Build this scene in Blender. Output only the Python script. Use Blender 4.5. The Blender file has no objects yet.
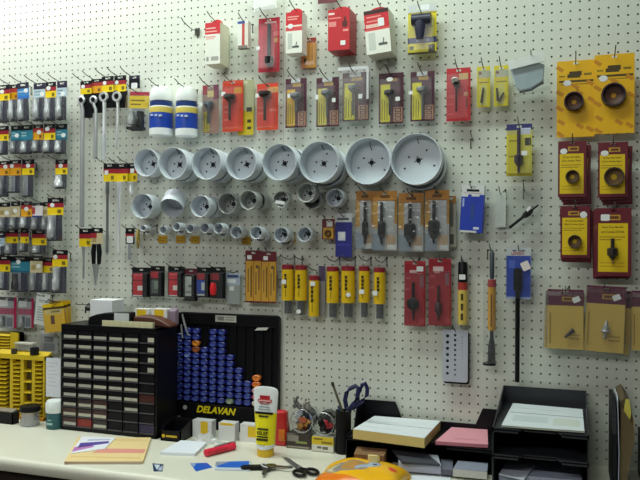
import bpy, bmesh, math, random
from mathutils import Vector, Matrix
R = math.radians
random.seed(7)
IN = 0.0254                      # everything below is in inches, z = 0 at eye level
EYE = 61.0                       # eye level above the floor
S = bpy.context.scene
C = S.collection

# ---------------------------------------------------------------- camera
TH, FPX, Z0, PIT, ROL = 0.329127, 733.93, 92.1636, -0.001647, 0.0055645
GU, GZ = -0.3561, 0.0604         # phase of the one-inch hole grid
fw = Vector((-math.sin(TH)*math.cos(PIT), math.cos(TH)*math.cos(PIT), -math.sin(PIT)))
rt0 = Vector((math.cos(TH), math.sin(TH), 0)); up0 = rt0.cross(fw)
rt = rt0*math.cos(ROL)+up0*math.sin(ROL); up = -rt0*math.sin(ROL)+up0*math.cos(ROL)
CAM = Vector((Z0*math.sin(TH), -Z0*math.cos(TH), 0))

def ray(px, py):
    return fw+(px-320)/FPX*rt-(py-240)/FPX*up
def onwall(px, py, d=0.0):       # point of the plane d inches in front of the wall
    D = ray(px, py); t = (-d-CAM.y)/D.y
    p = CAM+D*t; return p.x, p.z
def ontop(px, py, z):            # point of a horizontal plane
    D = ray(px, py); t = z/D.z
    p = CAM+D*t; return p.x, p.y

cam = bpy.data.objects.new('camera', bpy.data.cameras.new('camera')); C.objects.link(cam)
cam.data.sensor_fit = 'HORIZONTAL'; cam.data.sensor_width = 36.0; cam.data.lens = FPX*36/640
cam.data.clip_start = 0.05
mw = Matrix((rt, up, -fw)).transposed().to_4x4()
mw.translation = (CAM+Vector((0, 0, EYE)))*IN
cam.matrix_world = mw
S.camera = cam
S.view_settings.view_transform = 'Standard'; S.view_settings.look = 'None'
S.view_settings.gamma = 1.0; S.view_settings.use_curve_mapping = False

# ---------------------------------------------------------------- materials
def lin(h):
    c = [int(h[i:i+2], 16)/255 for i in (0, 2, 4)]
    return [x/12.92 if x <= .04045 else ((x+.055)/1.055)**2.4 for x in c]
_m = {}
def mat(h, rough=.45, metal=0.0, var=.06, scale=40, bump=0.0):
    k = (h, rough, metal, var, scale, bump)
    if k in _m: return _m[k]
    m = bpy.data.materials.new('mat_'+h); m.use_nodes = True
    nt = m.node_tree; b = nt.nodes['Principled BSDF']
    c = lin(h)
    tc = nt.nodes.new('ShaderNodeTexCoord'); n = nt.nodes.new('ShaderNodeTexNoise')
    n.inputs['Scale'].default_value = scale; n.inputs['Detail'].default_value = 3
    nt.links.new(tc.outputs['Object'], n.inputs['Vector'])
    mx = nt.nodes.new('ShaderNodeMix'); mx.data_type = 'RGBA'
    mx.inputs['A'].default_value = [x*(1-var) for x in c]+[1]
    mx.inputs['B'].default_value = [min(1, x*(1+var)) for x in c]+[1]
    nt.links.new(n.outputs['Fac'], mx.inputs['Factor'])
    nt.links.new(mx.outputs['Result'], b.inputs['Base Color'])
    if max(c) < .03 and not metal: b.inputs['Specular IOR Level'].default_value = .22
    b.inputs['Roughness'].default_value = rough; b.inputs['Metallic'].default_value = metal
    if bump:
        bp = nt.nodes.new('ShaderNodeBump'); bp.inputs['Strength'].default_value = bump
        bp.inputs['Distance'].default_value = .002
        nt.links.new(n.outputs['Fac'], bp.inputs['Height']); nt.links.new(bp.outputs['Normal'], b.inputs['Normal'])
    _m[k] = m; return m
def clear(name, haze=.03, gloss=.03, rough=.2, tint=(.96, .97, .97), bump=0.0, scale=60):
    k = ('clear', name)
    if k in _m: return _m[k]
    m = bpy.data.materials.new(name); m.use_nodes = True; nt = m.node_tree
    nt.nodes.clear()
    o = nt.nodes.new('ShaderNodeOutputMaterial')
    t = nt.nodes.new('ShaderNodeBsdfTransparent'); t.inputs['Color'].default_value = (*tint, 1)
    g = nt.nodes.new('ShaderNodeBsdfGlossy'); g.inputs['Roughness'].default_value = rough
    d = nt.nodes.new('ShaderNodeBsdfDiffuse'); d.inputs['Color'].default_value = (.8, .82, .84, 1)
    fr = nt.nodes.new('ShaderNodeLayerWeight'); fr.inputs['Blend'].default_value = .35
    mu = nt.nodes.new('ShaderNodeMath'); mu.operation = 'MULTIPLY_ADD'
    mu.inputs[1].default_value = .3; mu.inputs[2].default_value = gloss
    nt.links.new(fr.outputs['Facing'], mu.inputs[0])
    m1 = nt.nodes.new('ShaderNodeMixShader'); m1.inputs[0].default_value = haze
    m2 = nt.nodes.new('ShaderNodeMixShader')
    nt.links.new(t.outputs[0], m1.inputs[1]); nt.links.new(d.outputs[0], m1.inputs[2])
    nt.links.new(mu.outputs[0], m2.inputs[0])
    nt.links.new(m1.outputs[0], m2.inputs[1]); nt.links.new(g.outputs[0], m2.inputs[2])
    if bump:
        tc = nt.nodes.new('ShaderNodeTexCoord'); n = nt.nodes.new('ShaderNodeTexNoise'); n.inputs['Scale'].default_value = scale
        nt.links.new(tc.outputs['Object'], n.inputs['Vector'])
        bp = nt.nodes.new('ShaderNodeBump'); bp.inputs['Strength'].default_value = bump; bp.inputs['Distance'].default_value = .006
        nt.links.new(n.outputs['Fac'], bp.inputs['Height'])
        for x in (g, d): nt.links.new(bp.outputs['Normal'], x.inputs['Normal'])
    nt.links.new(m2.outputs[0], o.inputs[0])
    _m[k] = m; return m
CLEAR = clear('clear_blister')
BAG = clear('crinkled_bag', .025, .05, .18, bump=.6, scale=14)
FOIL = clear('crinkled_film_pack', .03, .12, .16, bump=.7, scale=55)
HAZE = clear('hazy_plastic', .3, .05, .3, tint=(.9, .92, .93))
TUBE = clear('clear_tube', .07, .05, .15)
CHROME = mat('f2f4f8', .3, .5, .03)
STEEL = mat('b4b6b8', .38, .55, .06)
DARKSTEEL = mat('4a484c', .4, .75, .1)
WIRE = mat('54544e', .4, .6, .05)
BLACK = mat('141416', .38); BLACKM = mat('1b1b1e', .6)
WHITE = mat('eef0f0', .5, 0, .02); CARDW = mat('e8e8e2', .6, 0, .02)

# ---------------------------------------------------------------- mesh helper
class MB:
    def __init__(s): s.v = []; s.f = []; s.mi = []; s.mats = []
    def m(s, mt):
        if isinstance(mt, str): mt = mat(mt)
        if mt not in s.mats: s.mats.append(mt)
        return s.mats.index(mt)
    def add(s, vs, fs, mt):
        o = len(s.v); s.v += [tuple(v) for v in vs]; i = s.m(mt)
        for f in fs: s.f.append([o+k for k in f]); s.mi.append(i)
        return s
    def box(s, x0, x1, y0, y1, z0, z1, mt):
        return s.add([(x, y, z) for z in (z0, z1) for y in (y0, y1) for x in (x0, x1)],
              [(0, 2, 3, 1), (4, 5, 7, 6), (0, 1, 5, 4), (2, 6, 7, 3), (0, 4, 6, 2), (1, 3, 7, 5)], mt)
    def frus(s, a, ya, b, yb, mt, back=False):   # rectangles a, b = (x0, x1, z0, z1) at y = ya (rear) and yb (front)
        vs = [(a[0], ya, a[2]), (a[1], ya, a[2]), (a[1], ya, a[3]), (a[0], ya, a[3]),
              (b[0], yb, b[2]), (b[1], yb, b[2]), (b[1], yb, b[3]), (b[0], yb, b[3])]
        fs = [(4, 5, 6, 7)]+[(i, (i+1) % 4, 4+(i+1) % 4, 4+i) for i in range(4)]
        if back: fs.append((3, 2, 1, 0))
        return s.add(vs, fs, mt)
    def lathe(s, prof, org, ax, mts, n=20, cap=True):   # prof = [(radius, along axis)], ax = axis vector
        ax = Vector(ax).normalized(); a = ax.orthogonal().normalized(); b = ax.cross(a); org = Vector(org)
        if not isinstance(mts, (list, tuple)): mts = [mts]*(len(prof)-1)
        rings = [[org+ax*h+(a*math.cos(2*math.pi*i/n)+b*math.sin(2*math.pi*i/n))*max(r, 1e-4) for i in range(n)] for r, h in prof]
        for k in range(len(prof)-1):
            s.add(rings[k]+rings[k+1], [(i, (i+1) % n, n+(i+1) % n, n+i) for i in range(n)], mts[k])
        if cap:
            if prof[0][0] > 1e-3: s.add(rings[0], [tuple(range(n))], mts[0])
            if prof[-1][0] > 1e-3: s.add(rings[-1], [tuple(range(n))], mts[-1])
        return s
    def tube(s, path, r, mt, n=6):
        P = [Vector(p) for p in path]; rings = []
        for i, p in enumerate(P):
            t = (P[min(i+1, len(P)-1)]-P[max(i-1, 0)]).normalized()
            a = t.cross(Vector((.31, .17, .93)) if abs(t.z) < .9 else Vector((1, 0, 0))).normalized(); b = t.cross(a)
            rr = r[i] if isinstance(r, (list, tuple)) else r
            rings.append([p+(a*math.cos(2*math.pi*k/n)+b*math.sin(2*math.pi*k/n))*rr for k in range(n)])
        vs = [v for q in rings for v in q]
        fs = [(j*n+k, j*n+(k+1) % n, (j+1)*n+(k+1) % n, (j+1)*n+k) for j in range(len(P)-1) for k in range(n)]
        fs += [tuple(range(n)), tuple(range((len(P)-1)*n, len(P)*n))]
        return s.add(vs, fs, mt)
    def prism(s, pts, lo, hi, mt, ax='y', mside=None):    # outline (p, q) extruded along ax
        n = len(pts)
        g = {'y': lambda p, h: (p[0], h, p[1]), 'z': lambda p, h: (p[0], p[1], h), 'x': lambda p, h: (h, p[0], p[1])}[ax]
        vs = [g(p, lo) for p in pts]+[g(p, hi) for p in pts]
        s.add(vs, [tuple(range(n)), tuple(range(n, 2*n))], mt)
        return s.add(vs, [(i, (i+1) % n, n+(i+1) % n, n+i) for i in range(n)], mside or mt)
    def print_(s, w, h, y0, y1, base, rects, x0=None):
        """a printed card of width w, height h (front at y0, rear at y1); rects = (x0, y0, x1, y1, colour) in fractions from the
        top left corner, colour None cuts a hole"""
        X = sorted({0., 1.}|{min(1, max(0, r[i])) for r in rects for i in (0, 2)}); Y = sorted({0., 1.}|{min(1, max(0, r[i])) for r in rects for i in (1, 3)})
        nx, ny = len(X)-1, len(Y)-1; col = {}
        for i in range(nx):
            for j in range(ny):
                cx, cy = (X[i]+X[i+1])/2, (Y[j]+Y[j+1])/2; c = base
                for r in rects:
                    if r[0] <= cx <= r[2] and r[1] <= cy <= r[3]: c = r[4]
                col[i, j] = c
        ox = -w/2 if x0 is None else x0
        px = [ox+w*x for x in X]; pz = [h*(1-y) for y in Y]
        for (i, j), c in col.items():
            if c is None: continue
            a, b, t, u = px[i], px[i+1], pz[j], pz[j+1]
            s.add([(a, y0, u), (b, y0, u), (b, y0, t), (a, y0, t)], [(0, 1, 2, 3)], c)
            s.add([(a, y1, u), (b, y1, u), (b, y1, t), (a, y1, t)], [(3, 2, 1, 0)], base)
            for (di, dj, e) in ((-1, 0, ((a, u), (a, t))), (1, 0, ((b, u), (b, t))), (0, -1, ((a, t), (b, t))), (0, 1, ((a, u), (b, u)))):
                if col.get((i+di, j+dj)) is None:
                    (p, q), (r_, s_) = e
                    s.add([(p, y0, q), (r_, y0, s_), (r_, y1, s_), (p, y1, q)], [(0, 1, 2, 3)], c)
        return s
    def sphere(s, c, r, mt, n=10, m_=7):
        rx, ry, rz = r if isinstance(r, (tuple, list)) else (r, r, r)
        vs = [(c[0]+rx*math.sin(math.pi*j/m_)*math.cos(2*math.pi*i/n), c[1]+ry*math.sin(math.pi*j/m_)*math.sin(2*math.pi*i/n), c[2]+rz*math.cos(math.pi*j/m_)) for j in range(m_+1) for i in range(n)]
        return s.add(vs, [(j*n+i, j*n+(i+1) % n, (j+1)*n+(i+1) % n, (j+1)*n+i) for j in range(m_) for i in range(n)], mt)
    def xf(s, M, start=0):
        for i in range(start, len(s.v)): s.v[i] = tuple(M @ Vector(s.v[i]))
        return s
    def build(s, name, parent=None, smooth=True, bevel=0, weld=True, recalc=True):
        me = bpy.data.meshes.new(name)
        me.from_pydata([(x*IN, y*IN, z*IN) for x, y, z in s.v], [], s.f)
        for mt in s.mats: me.materials.append(mt)
        me.polygons.foreach_set('material_index', s.mi)
        if weld or recalc:
            bm = bmesh.new(); bm.from_mesh(me)
            if weld: bmesh.ops.remove_doubles(bm, verts=bm.verts, dist=1e-6)
            if recalc: bmesh.ops.recalc_face_normals(bm, faces=bm.faces)
            bm.to_mesh(me); bm.free()
        if smooth:
            me.polygons.foreach_set('use_smooth', [True]*len(me.polygons)); me.set_sharp_from_angle(angle=R(38))
        o = bpy.data.objects.new(name, me); C.objects.link(o)
        if parent: o.parent = parent
        if bevel:
            b = o.modifiers.new('bevel', 'BEVEL'); b.width = bevel*IN; b.segments = 2; b.limit_method = 'ANGLE'
        return o

def tag(o, label, cat, group=None):
    o['label'] = label; o['category'] = cat
    if group: o['group'] = group
    return o
def place(o, u, y, z, rx=0, ry=0, rz=0):
    o.location = (u*IN, y*IN, (z+EYE)*IN); o.rotation_euler = (R(rx), R(ry), R(rz)); return o
def thing(name, label, cat, u, y, z, group=None, rx=0, ry=0, rz=0):
    o = bpy.data.objects.new(name, None); C.objects.link(o); o.empty_display_size = .02
    return place(tag(o, label, cat, group), u, y, z, rx, ry, rz)
def struct(o, u=0, y=0, z=0):
    o['kind'] = 'structure'; return place(o, u, y, z)
def lettering(text, size_w, parent, x, y, z, mt, shear=0, name='lettering', roty=0, h=None, bold=0):
    """raised lettering fitted to width size_w, centred at (x, z), on the front at y"""
    cu = bpy.data.curves.new('t', 'FONT'); cu.body = text; cu.align_x = 'CENTER'; cu.align_y = 'CENTER'; cu.shear = shear; cu.size = 1; cu.offset = bold
    o = bpy.data.objects.new('t', cu); C.objects.link(o); bpy.context.view_layer.update()
    me = bpy.data.meshes.new_from_object(o.evaluated_get(bpy.context.evaluated_depsgraph_get()))
    bpy.data.objects.remove(o); bpy.data.curves.remove(cu)
    xs = [v.co.x for v in me.vertices]; ys = [v.co.y for v in me.vertices]
    k = size_w/(max(xs)-min(xs)); ky = k if h is None else h/(max(ys)-min(ys)); cx, cy = (max(xs)+min(xs))/2, (max(ys)+min(ys))/2
    for v in me.vertices: v.co = ((v.co.x-cx)*k*IN, 0, (v.co.y-cy)*ky*IN)
    me.name = name; me.materials.clear(); me.materials.append(mat(mt) if isinstance(mt, str) else mt)
    t = bpy.data.objects.new(name, me); C.objects.link(t); t.parent = parent
    t.location = (x*IN, y*IN, z*IN); t.rotation_euler = (0, R(roty), 0)
    return t

# ---------------------------------------------------------------- hooks and hung things
def hook(ref, u, z, L=4.2, lift=.75, label=None, free=False, r=.06):
    """a wire peg hook: up into a hole of the grid, straight out, tip turned up"""
    hu = GU+round(u-GU); hz = GZ+round(z+.15-GZ)
    b = MB()
    b.tube([(hu, .3, hz+.15), (hu, .12, hz), (hu, -.12, hz), (u, -.55, z-.02), (u, -L*.45, z+lift*.12), (u, -L*.8, z+lift*.5), (u, -L, z+lift)], r, WIRE)
    b.tube([(hu, -.1, hz), (hu, -.14, hz-.5), (hu, -.1, hz-.98), (hu, .2, hz-1)], r*.9, WIRE)
    if free: b.box(hu-.35, hu+.35, -.2, -.12, hz-.75, hz+.2, WIRE)
    o = b.build('peg_hook'); place(o, 0, 0, 0)
    return tag(o, label or 'wire peg hook holding the '+ref, 'hook', 'wire peg hooks')

class Hung:
    """one thing hung on the wall: box = its outline in the photograph, d = how far its front stands off the wall"""
    def __init__(s, name, label, cat, box, d, group=None, roll=0, yaw=0, tilt=0, hk=True, L=4.2, slot=.35, hlabel=None):
        x0, y0, x1, y1 = box; cx, cy = (x0+x1)/2, (y0+y1)/2
        ua = onwall(x0, cy, d)[0]; ub = onwall(x1, cy, d)[0]; zt = onwall(cx, y0, d)[1]; zb = onwall(cx, y1, d)[1]
        s.w, s.h, s.u, s.zt, s.zb, s.d = ub-ua, zt-zb, (ua+ub)/2, zt, zb, d
        s.o = thing(name, label, cat, s.u, -d, s.zb, group, tilt, roll, yaw)
        s.box = box; s.c = None
        if hk: hook(hlabel or label, s.u, zt-slot, max(L, d+1.2))
    def fx(s, px): return (px-s.box[0])/(s.box[2]-s.box[0])*s.w-s.w/2
    def fz(s, py): return (s.box[3]-py)/(s.box[3]-s.box[1])*s.h
    def fr(s, px, py): return (px-s.box[0])/(s.box[2]-s.box[0]), (py-s.box[1])/(s.box[3]-s.box[1])
    def card(s, base, rects, t=.05, name='card', slot=True, y=0):
        r = list(rects)
        if slot: sw = min(.55, s.w*.35)/s.w/2; r.append((.5-sw, .16/s.h, .5+sw, .42/s.h, None))
        s.c = MB().print_(s.w, s.h, y, y+t, base, r).build(name, s.o, smooth=False); return s.c
    def part(s, b, name, label=None, **k):
        o = b.build(name, s.o, **k)
        if label: o['label'] = label
        return o
    def sticker(s, fx, fy, w=.5, h=.42, round_=False, y=-.012, mt=None, roll=0):
        """price sticker at fractions fx, fy"""
        x, z = -s.w/2+fx*s.w, s.h*(1-fy); n = 14 if round_ else 8
        if round_: pts = [(x+w/2*math.cos(2*math.pi*i/n), z+h/2*math.sin(2*math.pi*i/n)) for i in range(n)]
        else:
            c = .12*min(w, h)
            pts = [(-w/2+c, -h/2), (w/2-c, -h/2), (w/2, -h/2+c), (w/2, h/2-c), (w/2-c, h/2), (-w/2+c, h/2), (-w/2, h/2-c), (-w/2, -h/2+c)]
            a = R(roll); pts = [(x+p*math.cos(a)-q*math.sin(a), z+p*math.sin(a)+q*math.cos(a)) for p, q in pts]
        o = s.part(MB().prism(pts, y-.01, y+.005, mt or WHITE), 'price_sticker', smooth=False)
        if s.c: o.parent = s.c
        return o
    def blister(s, f, dep, mt=None, inset=.12, name='blister', y=0, back=False):
        """clear bubble over the fraction rectangle f = (x0, y0, x1, y1)"""
        a = (-s.w/2+f[0]*s.w, -s.w/2+f[2]*s.w, s.h*(1-f[3]), s.h*(1-f[1]))
        b = (a[0]+inset, a[1]-inset, a[2]+inset, a[3]-inset)
        m = MB().frus(a, y, (a[0]+inset*.3, a[1]-inset*.3, a[2]+inset*.3, a[3]-inset*.3), y-dep*.75, mt or CLEAR, back)
        m.f.pop(0); m.mi.pop(0)
        m.frus((a[0]+inset*.3, a[1]-inset*.3, a[2]+inset*.3, a[3]-inset*.3), y-dep*.75, b, y-dep, mt or CLEAR)
        return s.part(m, name)
    def spin(s, name, px, py, prof, mt, ax=(0, 0, -1), y=-.3, n=16):
        """turned part starting at photo point px, py of the front plane; prof = (radius, inches along ax)"""
        return s.part(MB().lathe(prof, (s.fx(px), y, s.fz(py)), ax, mt, n), name)
def rows(x0, y0, x1, y1, n, c, fill=.5, rag=0.0):
    """n lines of small print"""
    r = []; st = (y1-y0)/n
    for i in range(n):
        e = x1-(x1-x0)*rag*((i*37) % 10)/10
        r.append((x0, y0+st*i, e, y0+st*(i+fill), c))
    return r
def vrows(x0, y0, x1, y1, n, c, fill=.5):
    st = (x1-x0)/n
    return [(x0+st*i, y0+(y1-y0)*.1*((i*7) % 3), x0+st*(i+fill), y1, c) for i in range(n)]
# ---------------------------------------------------------------- the setting
CT = -24.7                       # counter top below eye level
PEG = mat('dcdfd4', .5, 0, .035, 6)
RAW = mat('8f8775', .9)
def pegboard(name, i0, i1, j0, j1, xa=None, xb=None):
    """perforated hardboard, one cell per hole, columns i0..i1, rows j0..j1"""
    vs, fs, mi = [], [], []
    n = 8; r = .116; T = .2
    for i in range(i0, i1+1):
        for j in range(j0, j1+1):
            cx, cz = GU+i, GZ+j; o = len(vs)
            l = cx-.5 if i > i0 or xa is None else xa; q = cx+.5 if i < i1 or xb is None else xb
            b_, t_ = cz-.5, cz+.5
            vs += [(q, 0, cz), (q, 0, t_), (cx, 0, t_), (l, 0, t_), (l, 0, cz), (l, 0, b_), (cx, 0, b_), (q, 0, b_)]
            for y in (0, T): vs += [(cx+r*math.cos(2*math.pi*k/n), y, cz+r*math.sin(2*math.pi*k/n)) for k in range(n)]
            for k in range(n):
                e = (k+1) % n
                fs.append((o+k, o+8+k, o+8+e, o+e)); mi.append(0)
                fs.append((o+8+k, o+16+k, o+16+e, o+8+e)); mi.append(1)
    m = MB(); m.m(PEG); m.m(RAW); m.v = vs; m.f = fs; m.mi = mi
    return struct(m.build(name, smooth=False, weld=False, recalc=False))
ws = onwall(282.3, 300)[0]                    # the seam between two boards
iseam = math.floor(ws-GU)
pegboard('wall_back_left', -92, iseam, -27, 46, xb=ws-.015)
pegboard('wall_back_right', iseam+1, 72, -27, 46, xa=ws+.015)
b = MB(); b.box(-94, 74, .22, .5, -61, 60, RAW); struct(b.build('wall_back', smooth=False))
b = MB(); b.box(-94, 74, .0, .2, -61, -26.5, mat('8a8678')); struct(b.build('wall_back_lower', smooth=False))
b = MB(); b.box(-120, 100, -170, .5, -61.6, -61, mat('6d675e', .6)); struct(b.build('floor', smooth=False))
b = MB(); b.box(-120, 100, -170, .5, 60, 60.6, mat('e6e6e0', .8)); struct(b.build('ceiling', smooth=False))
# counter: laminate slab with a rolled front edge on a dark base unit
CD = 20.3
b = MB(); pr = [(-.02, CT-1.5), (-.02, CT)]
pr += [(-CD+.7+.7*math.sin(-R(a)), CT-.7+.7*math.cos(R(a))) for a in range(0, 91, 15)]
pr += [(-CD, CT-1.1), (-CD+.25, CT-1.5)]
b.prism(pr, -94, 74, mat('d9d8c8', .35, 0, .03, 15), 'x')
o = b.build('counter'); tag(o, 'off-white laminate counter top with rolled front edge', 'counter'); place(o, 0, 0, 0)
o = thing('base_unit', 'dark brown base unit under the counter\'s front edge', 'cabinet', 0, -8, -61)
b = MB(); b.box(-94, 74, -10.9, 7.8, 3, 34.75, mat('2a211b', .5)); b.build('body', o, smooth=False)
b = MB(); b.box(-94, 74, -8, 7, 0, 3, mat('17130f', .6)); b.build('toe_kick', o, smooth=False)

# ---------------------------------------------------------------- socket packs at the left
K_, RD, YL, TE, LB, BG = '17161c', 'a02433', 'f2cf14', '2f7f96', 'b9ccd6', 'cdbf98'
SCH = {   # printed headers: black band with slot, then colours
 'ry': [(0, 0, 1, .3, K_), (0, .3, 1, .56, RD), (0, .56, 1, 1, YL), (.62, .68, .86, .9, '7a6a1a')],
 'or': [(0, 0, 1, .25, K_), (0, .25, 1, .5, 'b03a35'), (0, .5, 1, 1, 'e7a21d'), (.62, .68, .86, .9, '7a5a1a')],
 'te': [(0, 0, 1, .34, K_), (0, .34, 1, 1, TE), (.08, .45, .5, .52, '9fc3cc'), (.08, .62, .5, .7, '9fc3cc'), (0, .88, 1, 1, '245f74')],
 'lb': [(0, 0, 1, .42, '2b2440'), (0, .42, 1, 1, LB), (.08, .55, .6, .62, '6f8da0'), (.08, .75, .6, .82, '6f8da0')],
 'bl': [(0, 0, 1, .36, '221f3a'), (0, .36, 1, 1, '3d86c0'), (.1, .5, .6, .58, 'a9cbe2'), (0, .8, 1, 1, '2f6fc0')],
 'bg': [(0, 0, 1, .3, K_), (0, .3, 1, 1, BG), (.1, .55, .45, .85, 'a8925a')],
 'wr': [(0, 0, 1, .2, K_), (0, .2, 1, .92, 'e6dfe2'), (0, .3, .28, .8, 'c8434c'), (0, .9, 1, 1, '2b3a86')],
}
_sp = 0
def socket_prof(r, L):
    return [(r*.62, 0), (r*.62, .02), (r*.8, .04), (r*.8, L*.45), (r, L*.55), (r, L-.05), (r*.92, L), (r*.75, L), (r*.72, L-.5)]
def socket_pack(box, yb, sch, label, stick=None, rad=.42, roll=0, L=4.6, d=1.5, frac=(.12, .95), sx=.34, dark=True, mt=None, grp='hanging socket packs'):
    global _sp; _sp += 1
    h = Hung('socket_pack', label, 'socket pack', (box[0], box[1], box[2], yb), d+.14*(_sp % 2), grp, roll, L=L, slot=.3)
    hh = (box[3]-box[1])/(yb-box[1])
    r = [(a, b_*hh, c, e*hh, k) for a, b_, c, e, k in SCH[sch]]
    w, H = h.w, h.h
    m = MB().print_(w, H*hh, 0, .05, K_, [(a, b_, c, e, k) for a, b_, c, e, k in SCH[sch]]+[(.28, .08, .72, .2, None)])
    for i, v in enumerate(m.v): m.v[i] = (v[0], v[1], v[2]+H*(1-hh))
    m.build('header_card', h.o, smooth=False)
    z0, z1 = H*(1-frac[1])*(1-hh), H*(1-hh)
    if True:
        m = MB(); m.box(-w*.42, w*.42, .05, .1, 0, z1, 'a2a6b0'); m.box(w*.1, w*.42, -.25, .05, 0, z1, '26243a'); m.box(-w*.4, w*.42, -.35, .06, 0, .2, '1a1a20'); m.build('insert', h.o, smooth=False)
    m = MB().frus((-w*.48, w*.48, 0, z1), .06, (-w*.42, w*.42, .05, z1-.05), -.85, CLEAR); m.build('blister', h.o)
    sl = z1-.2-z0
    rr = min(rad, w*.3)
    m = MB().lathe(socket_prof(rr, sl*.92), (-w/2+sx*w, -.4, z1-.15), (0, 0, -1), mt or CHROME, 14); m.build('socket', h.o)
    if stick: h.sticker(stick[0], stick[1]*hh, min(.75, w*.5), .62, True)
    return h
ORD = ['first', 'second', 'third', 'fourth', 'fifth', 'sixth']
def sockrow(rown, items):
    for it in items:
        look, pos, box, yb, sch = it[:5]; kw = it[5] if len(it) > 5 else {}
        socket_pack(box, yb, sch, f'{look} socket pack, {pos} in {rown} row of sockets', **kw)
sockrow('top', [
 ('red-and-yellow sticker-covered', 'first', (-4, 85, 9.5, 101), 123, 'ry', dict(stick=(.45, .42))),
 ('orange-and-yellow', 'second', (9.8, 84.5, 18, 100), 122, 'or', dict(d=1.2)),
 ('bright blue', 'third', (18.5, 82.5, 30, 99), 121, 'bl', dict(stick=(.75, .5), roll=-3)),
 ('pale blue', 'fourth', (33.5, 83, 45, 98), 121, 'lb', dict(stick=(.75, .75))),
 ('white-stickered yellow', 'fifth', (45.3, 82, 55.8, 98), 121, 'ry', dict(stick=(.3, .38))),
 ('dark-topped pale blue', 'last', (57, 81, 66.8, 97), 120, 'lb', dict(stick=(.6, .8))),
])
sockrow('second', [
 ('red-and-yellow', 'first', (-3, 126, 8.5, 141), 155, 'ry', {}),
 ('white-stickered teal', 'second', (11, 125.5, 20, 141), 154, 'te', dict(stick=(.65, .65), mt=STEEL)),
 ('plain teal', 'third', (20.3, 125, 32.5, 141), 154, 'te', dict(sx=.4)),
 ('white-and-orange', 'fourth', (33, 124.5, 43, 140), 153, 'or', dict(stick=(.6, .5), mt=mat('c9cdd0', .4, .6))),
 ('red-and-yellow stickered', 'fifth', (44, 124, 55.2, 140), 153.5, 'ry', dict(stick=(.3, .3))),
 ('teal white-labelled', 'last', (55.6, 124, 67, 140), 154, 'te', dict(stick=(.68, .7))),
])
sockrow('third', [
 ('orange white-stickered', 'first', (-2, 161, 9.3, 175.5), 197, 'or', dict(stick=(.65, .4), mt=STEEL)),
 ('white-and-orange', 'second', (9.5, 160, 21, 175.5), 193, 'or', dict(stick=(.2, .38), rad=.16, mt=STEEL)),
 ('pale yellow', 'third', (22, 159.5, 34, 175), 197, 'ry', dict(stick=(.5, .4), rad=.16, mt=STEEL)),
 ('yellow single large-chrome', 'last', (55.3, 159.5, 67.3, 174.5), 189, 'ry', dict(stick=(.45, .42), rad=.62, dark=False, sx=.42)),
])
sockrow('fourth', [
 ('beige white-stickered', 'first', (-1, 202.5, 10, 217), 232, 'bg', dict(stick=(.7, .72), mt=STEEL)),
 ('plain beige', 'second', (11, 201.5, 20, 217), 230, 'bg', dict(mt=STEEL, stick=(.45, .6))),
 ('orange-and-yellow', 'third', (21, 201.5, 31.8, 216.5), 229, 'or', dict(stick=(.5, .5))),
 ('white-and-red', 'fourth', (32.2, 203, 42.5, 217), 231, 'wr', dict(mt=STEEL)),
 ('front red-and-yellow twin-chrome', 'last', (47.5, 198, 63.3, 215), 241, 'ry', dict(stick=(.3, .42), d=2.6, dark=False, rad=.5, sx=.33)),
 ('beige', 'fifth', (42.8, 202, 52, 216.5), 231, 'bg', dict(mt=STEEL, d=1.2)),
])
sockrow('fifth', [
 ('blue-and-white', 'first', (-3, 232, 5, 246), 256, 'lb', {}),
 ('red-and-yellow white-edged', 'second', (5.3, 229, 18, 243), 255, 'ry', dict(mt=STEEL)),
 ('narrow red-and-yellow', 'third', (20.3, 229, 28.5, 243), 252, 'ry', dict(mt=STEEL, rad=.25)),
 ('wide red-and-yellow', 'fourth', (32, 229.5, 46.5, 245), 254, 'ry', dict(rad=.4)),
])
sockrow('bottom', [
 ('red-and-yellow', 'first', (-2, 255.5, 10, 271.5), 290, 'ry', dict(rad=.35)),
 ('teal white-stickered', 'second', (10, 256, 30, 272.5), 292, 'te', dict(stick=(.42, .35), mt=DARKSTEEL, rad=.5)),
 ('beige white-stickered', 'third', (30, 256, 42.3, 272.5), 292, 'bg', dict(stick=(.7, .6), mt=STEEL)),
 ('orange-and-yellow', 'fourth', (42.5, 257.5, 54, 272.5), 292, 'ry', dict(rad=.3, d=1.3)),
 ('front red-and-yellow long-chrome', 'last', (52.3, 250, 67.5, 266.5), 293, 'ry', dict(stick=(.2, .42), d=2.4, rad=.5, sx=.36, dark=True)),
])
# packs below them
for box, lb in (((-3, 297, 16.5, 328), 'grey clear pack with crimson edge, leftmost above yellow index rack'), ((18, 298, 33.5, 328), 'grey clear pack with crimson band beside the white bag')):
    h = Hung('tool_pack', lb, 'pack', box, 1.2, 'grey clear tool packs', L=3)
    h.card('a3a6ac', [(0, .0, 1, .12, '4a4a58'), (.86, 0, 1, 1, 'a8174c'), (0, .36, .86, .56, 'a84a66'), (.05, .1, .55, .3, 'd4d8da'), (.1, .62, .45, .95, '5c6470'), (.5, .66, .8, .95, '6a727c')])
    h.blister((.05, .3, .84, .98), .7)
    h.part(MB().lathe(socket_prof(.35, 1.5), (-h.w*.2, -.35, h.h*.42), (0, 0, -1), STEEL, 12), 'socket')
h = Hung('paper_pack', 'small white printed bag hung left of yellow packs', 'bag', (34, 293.5, 47.5, 325), 2.2, roll=6, slot=.6, L=3.4)
h.card('e4e7e4', [(.1, .03, .9, .07, 'c6cbc8')]+rows(.2, .2, .8, .3, 2, '8a9499')+rows(.15, .42, .85, .9, 6, 'a9b4ba', .6, .3))
h.blister((.0, .0, 1, 1), .35, BAG, .3)
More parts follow.
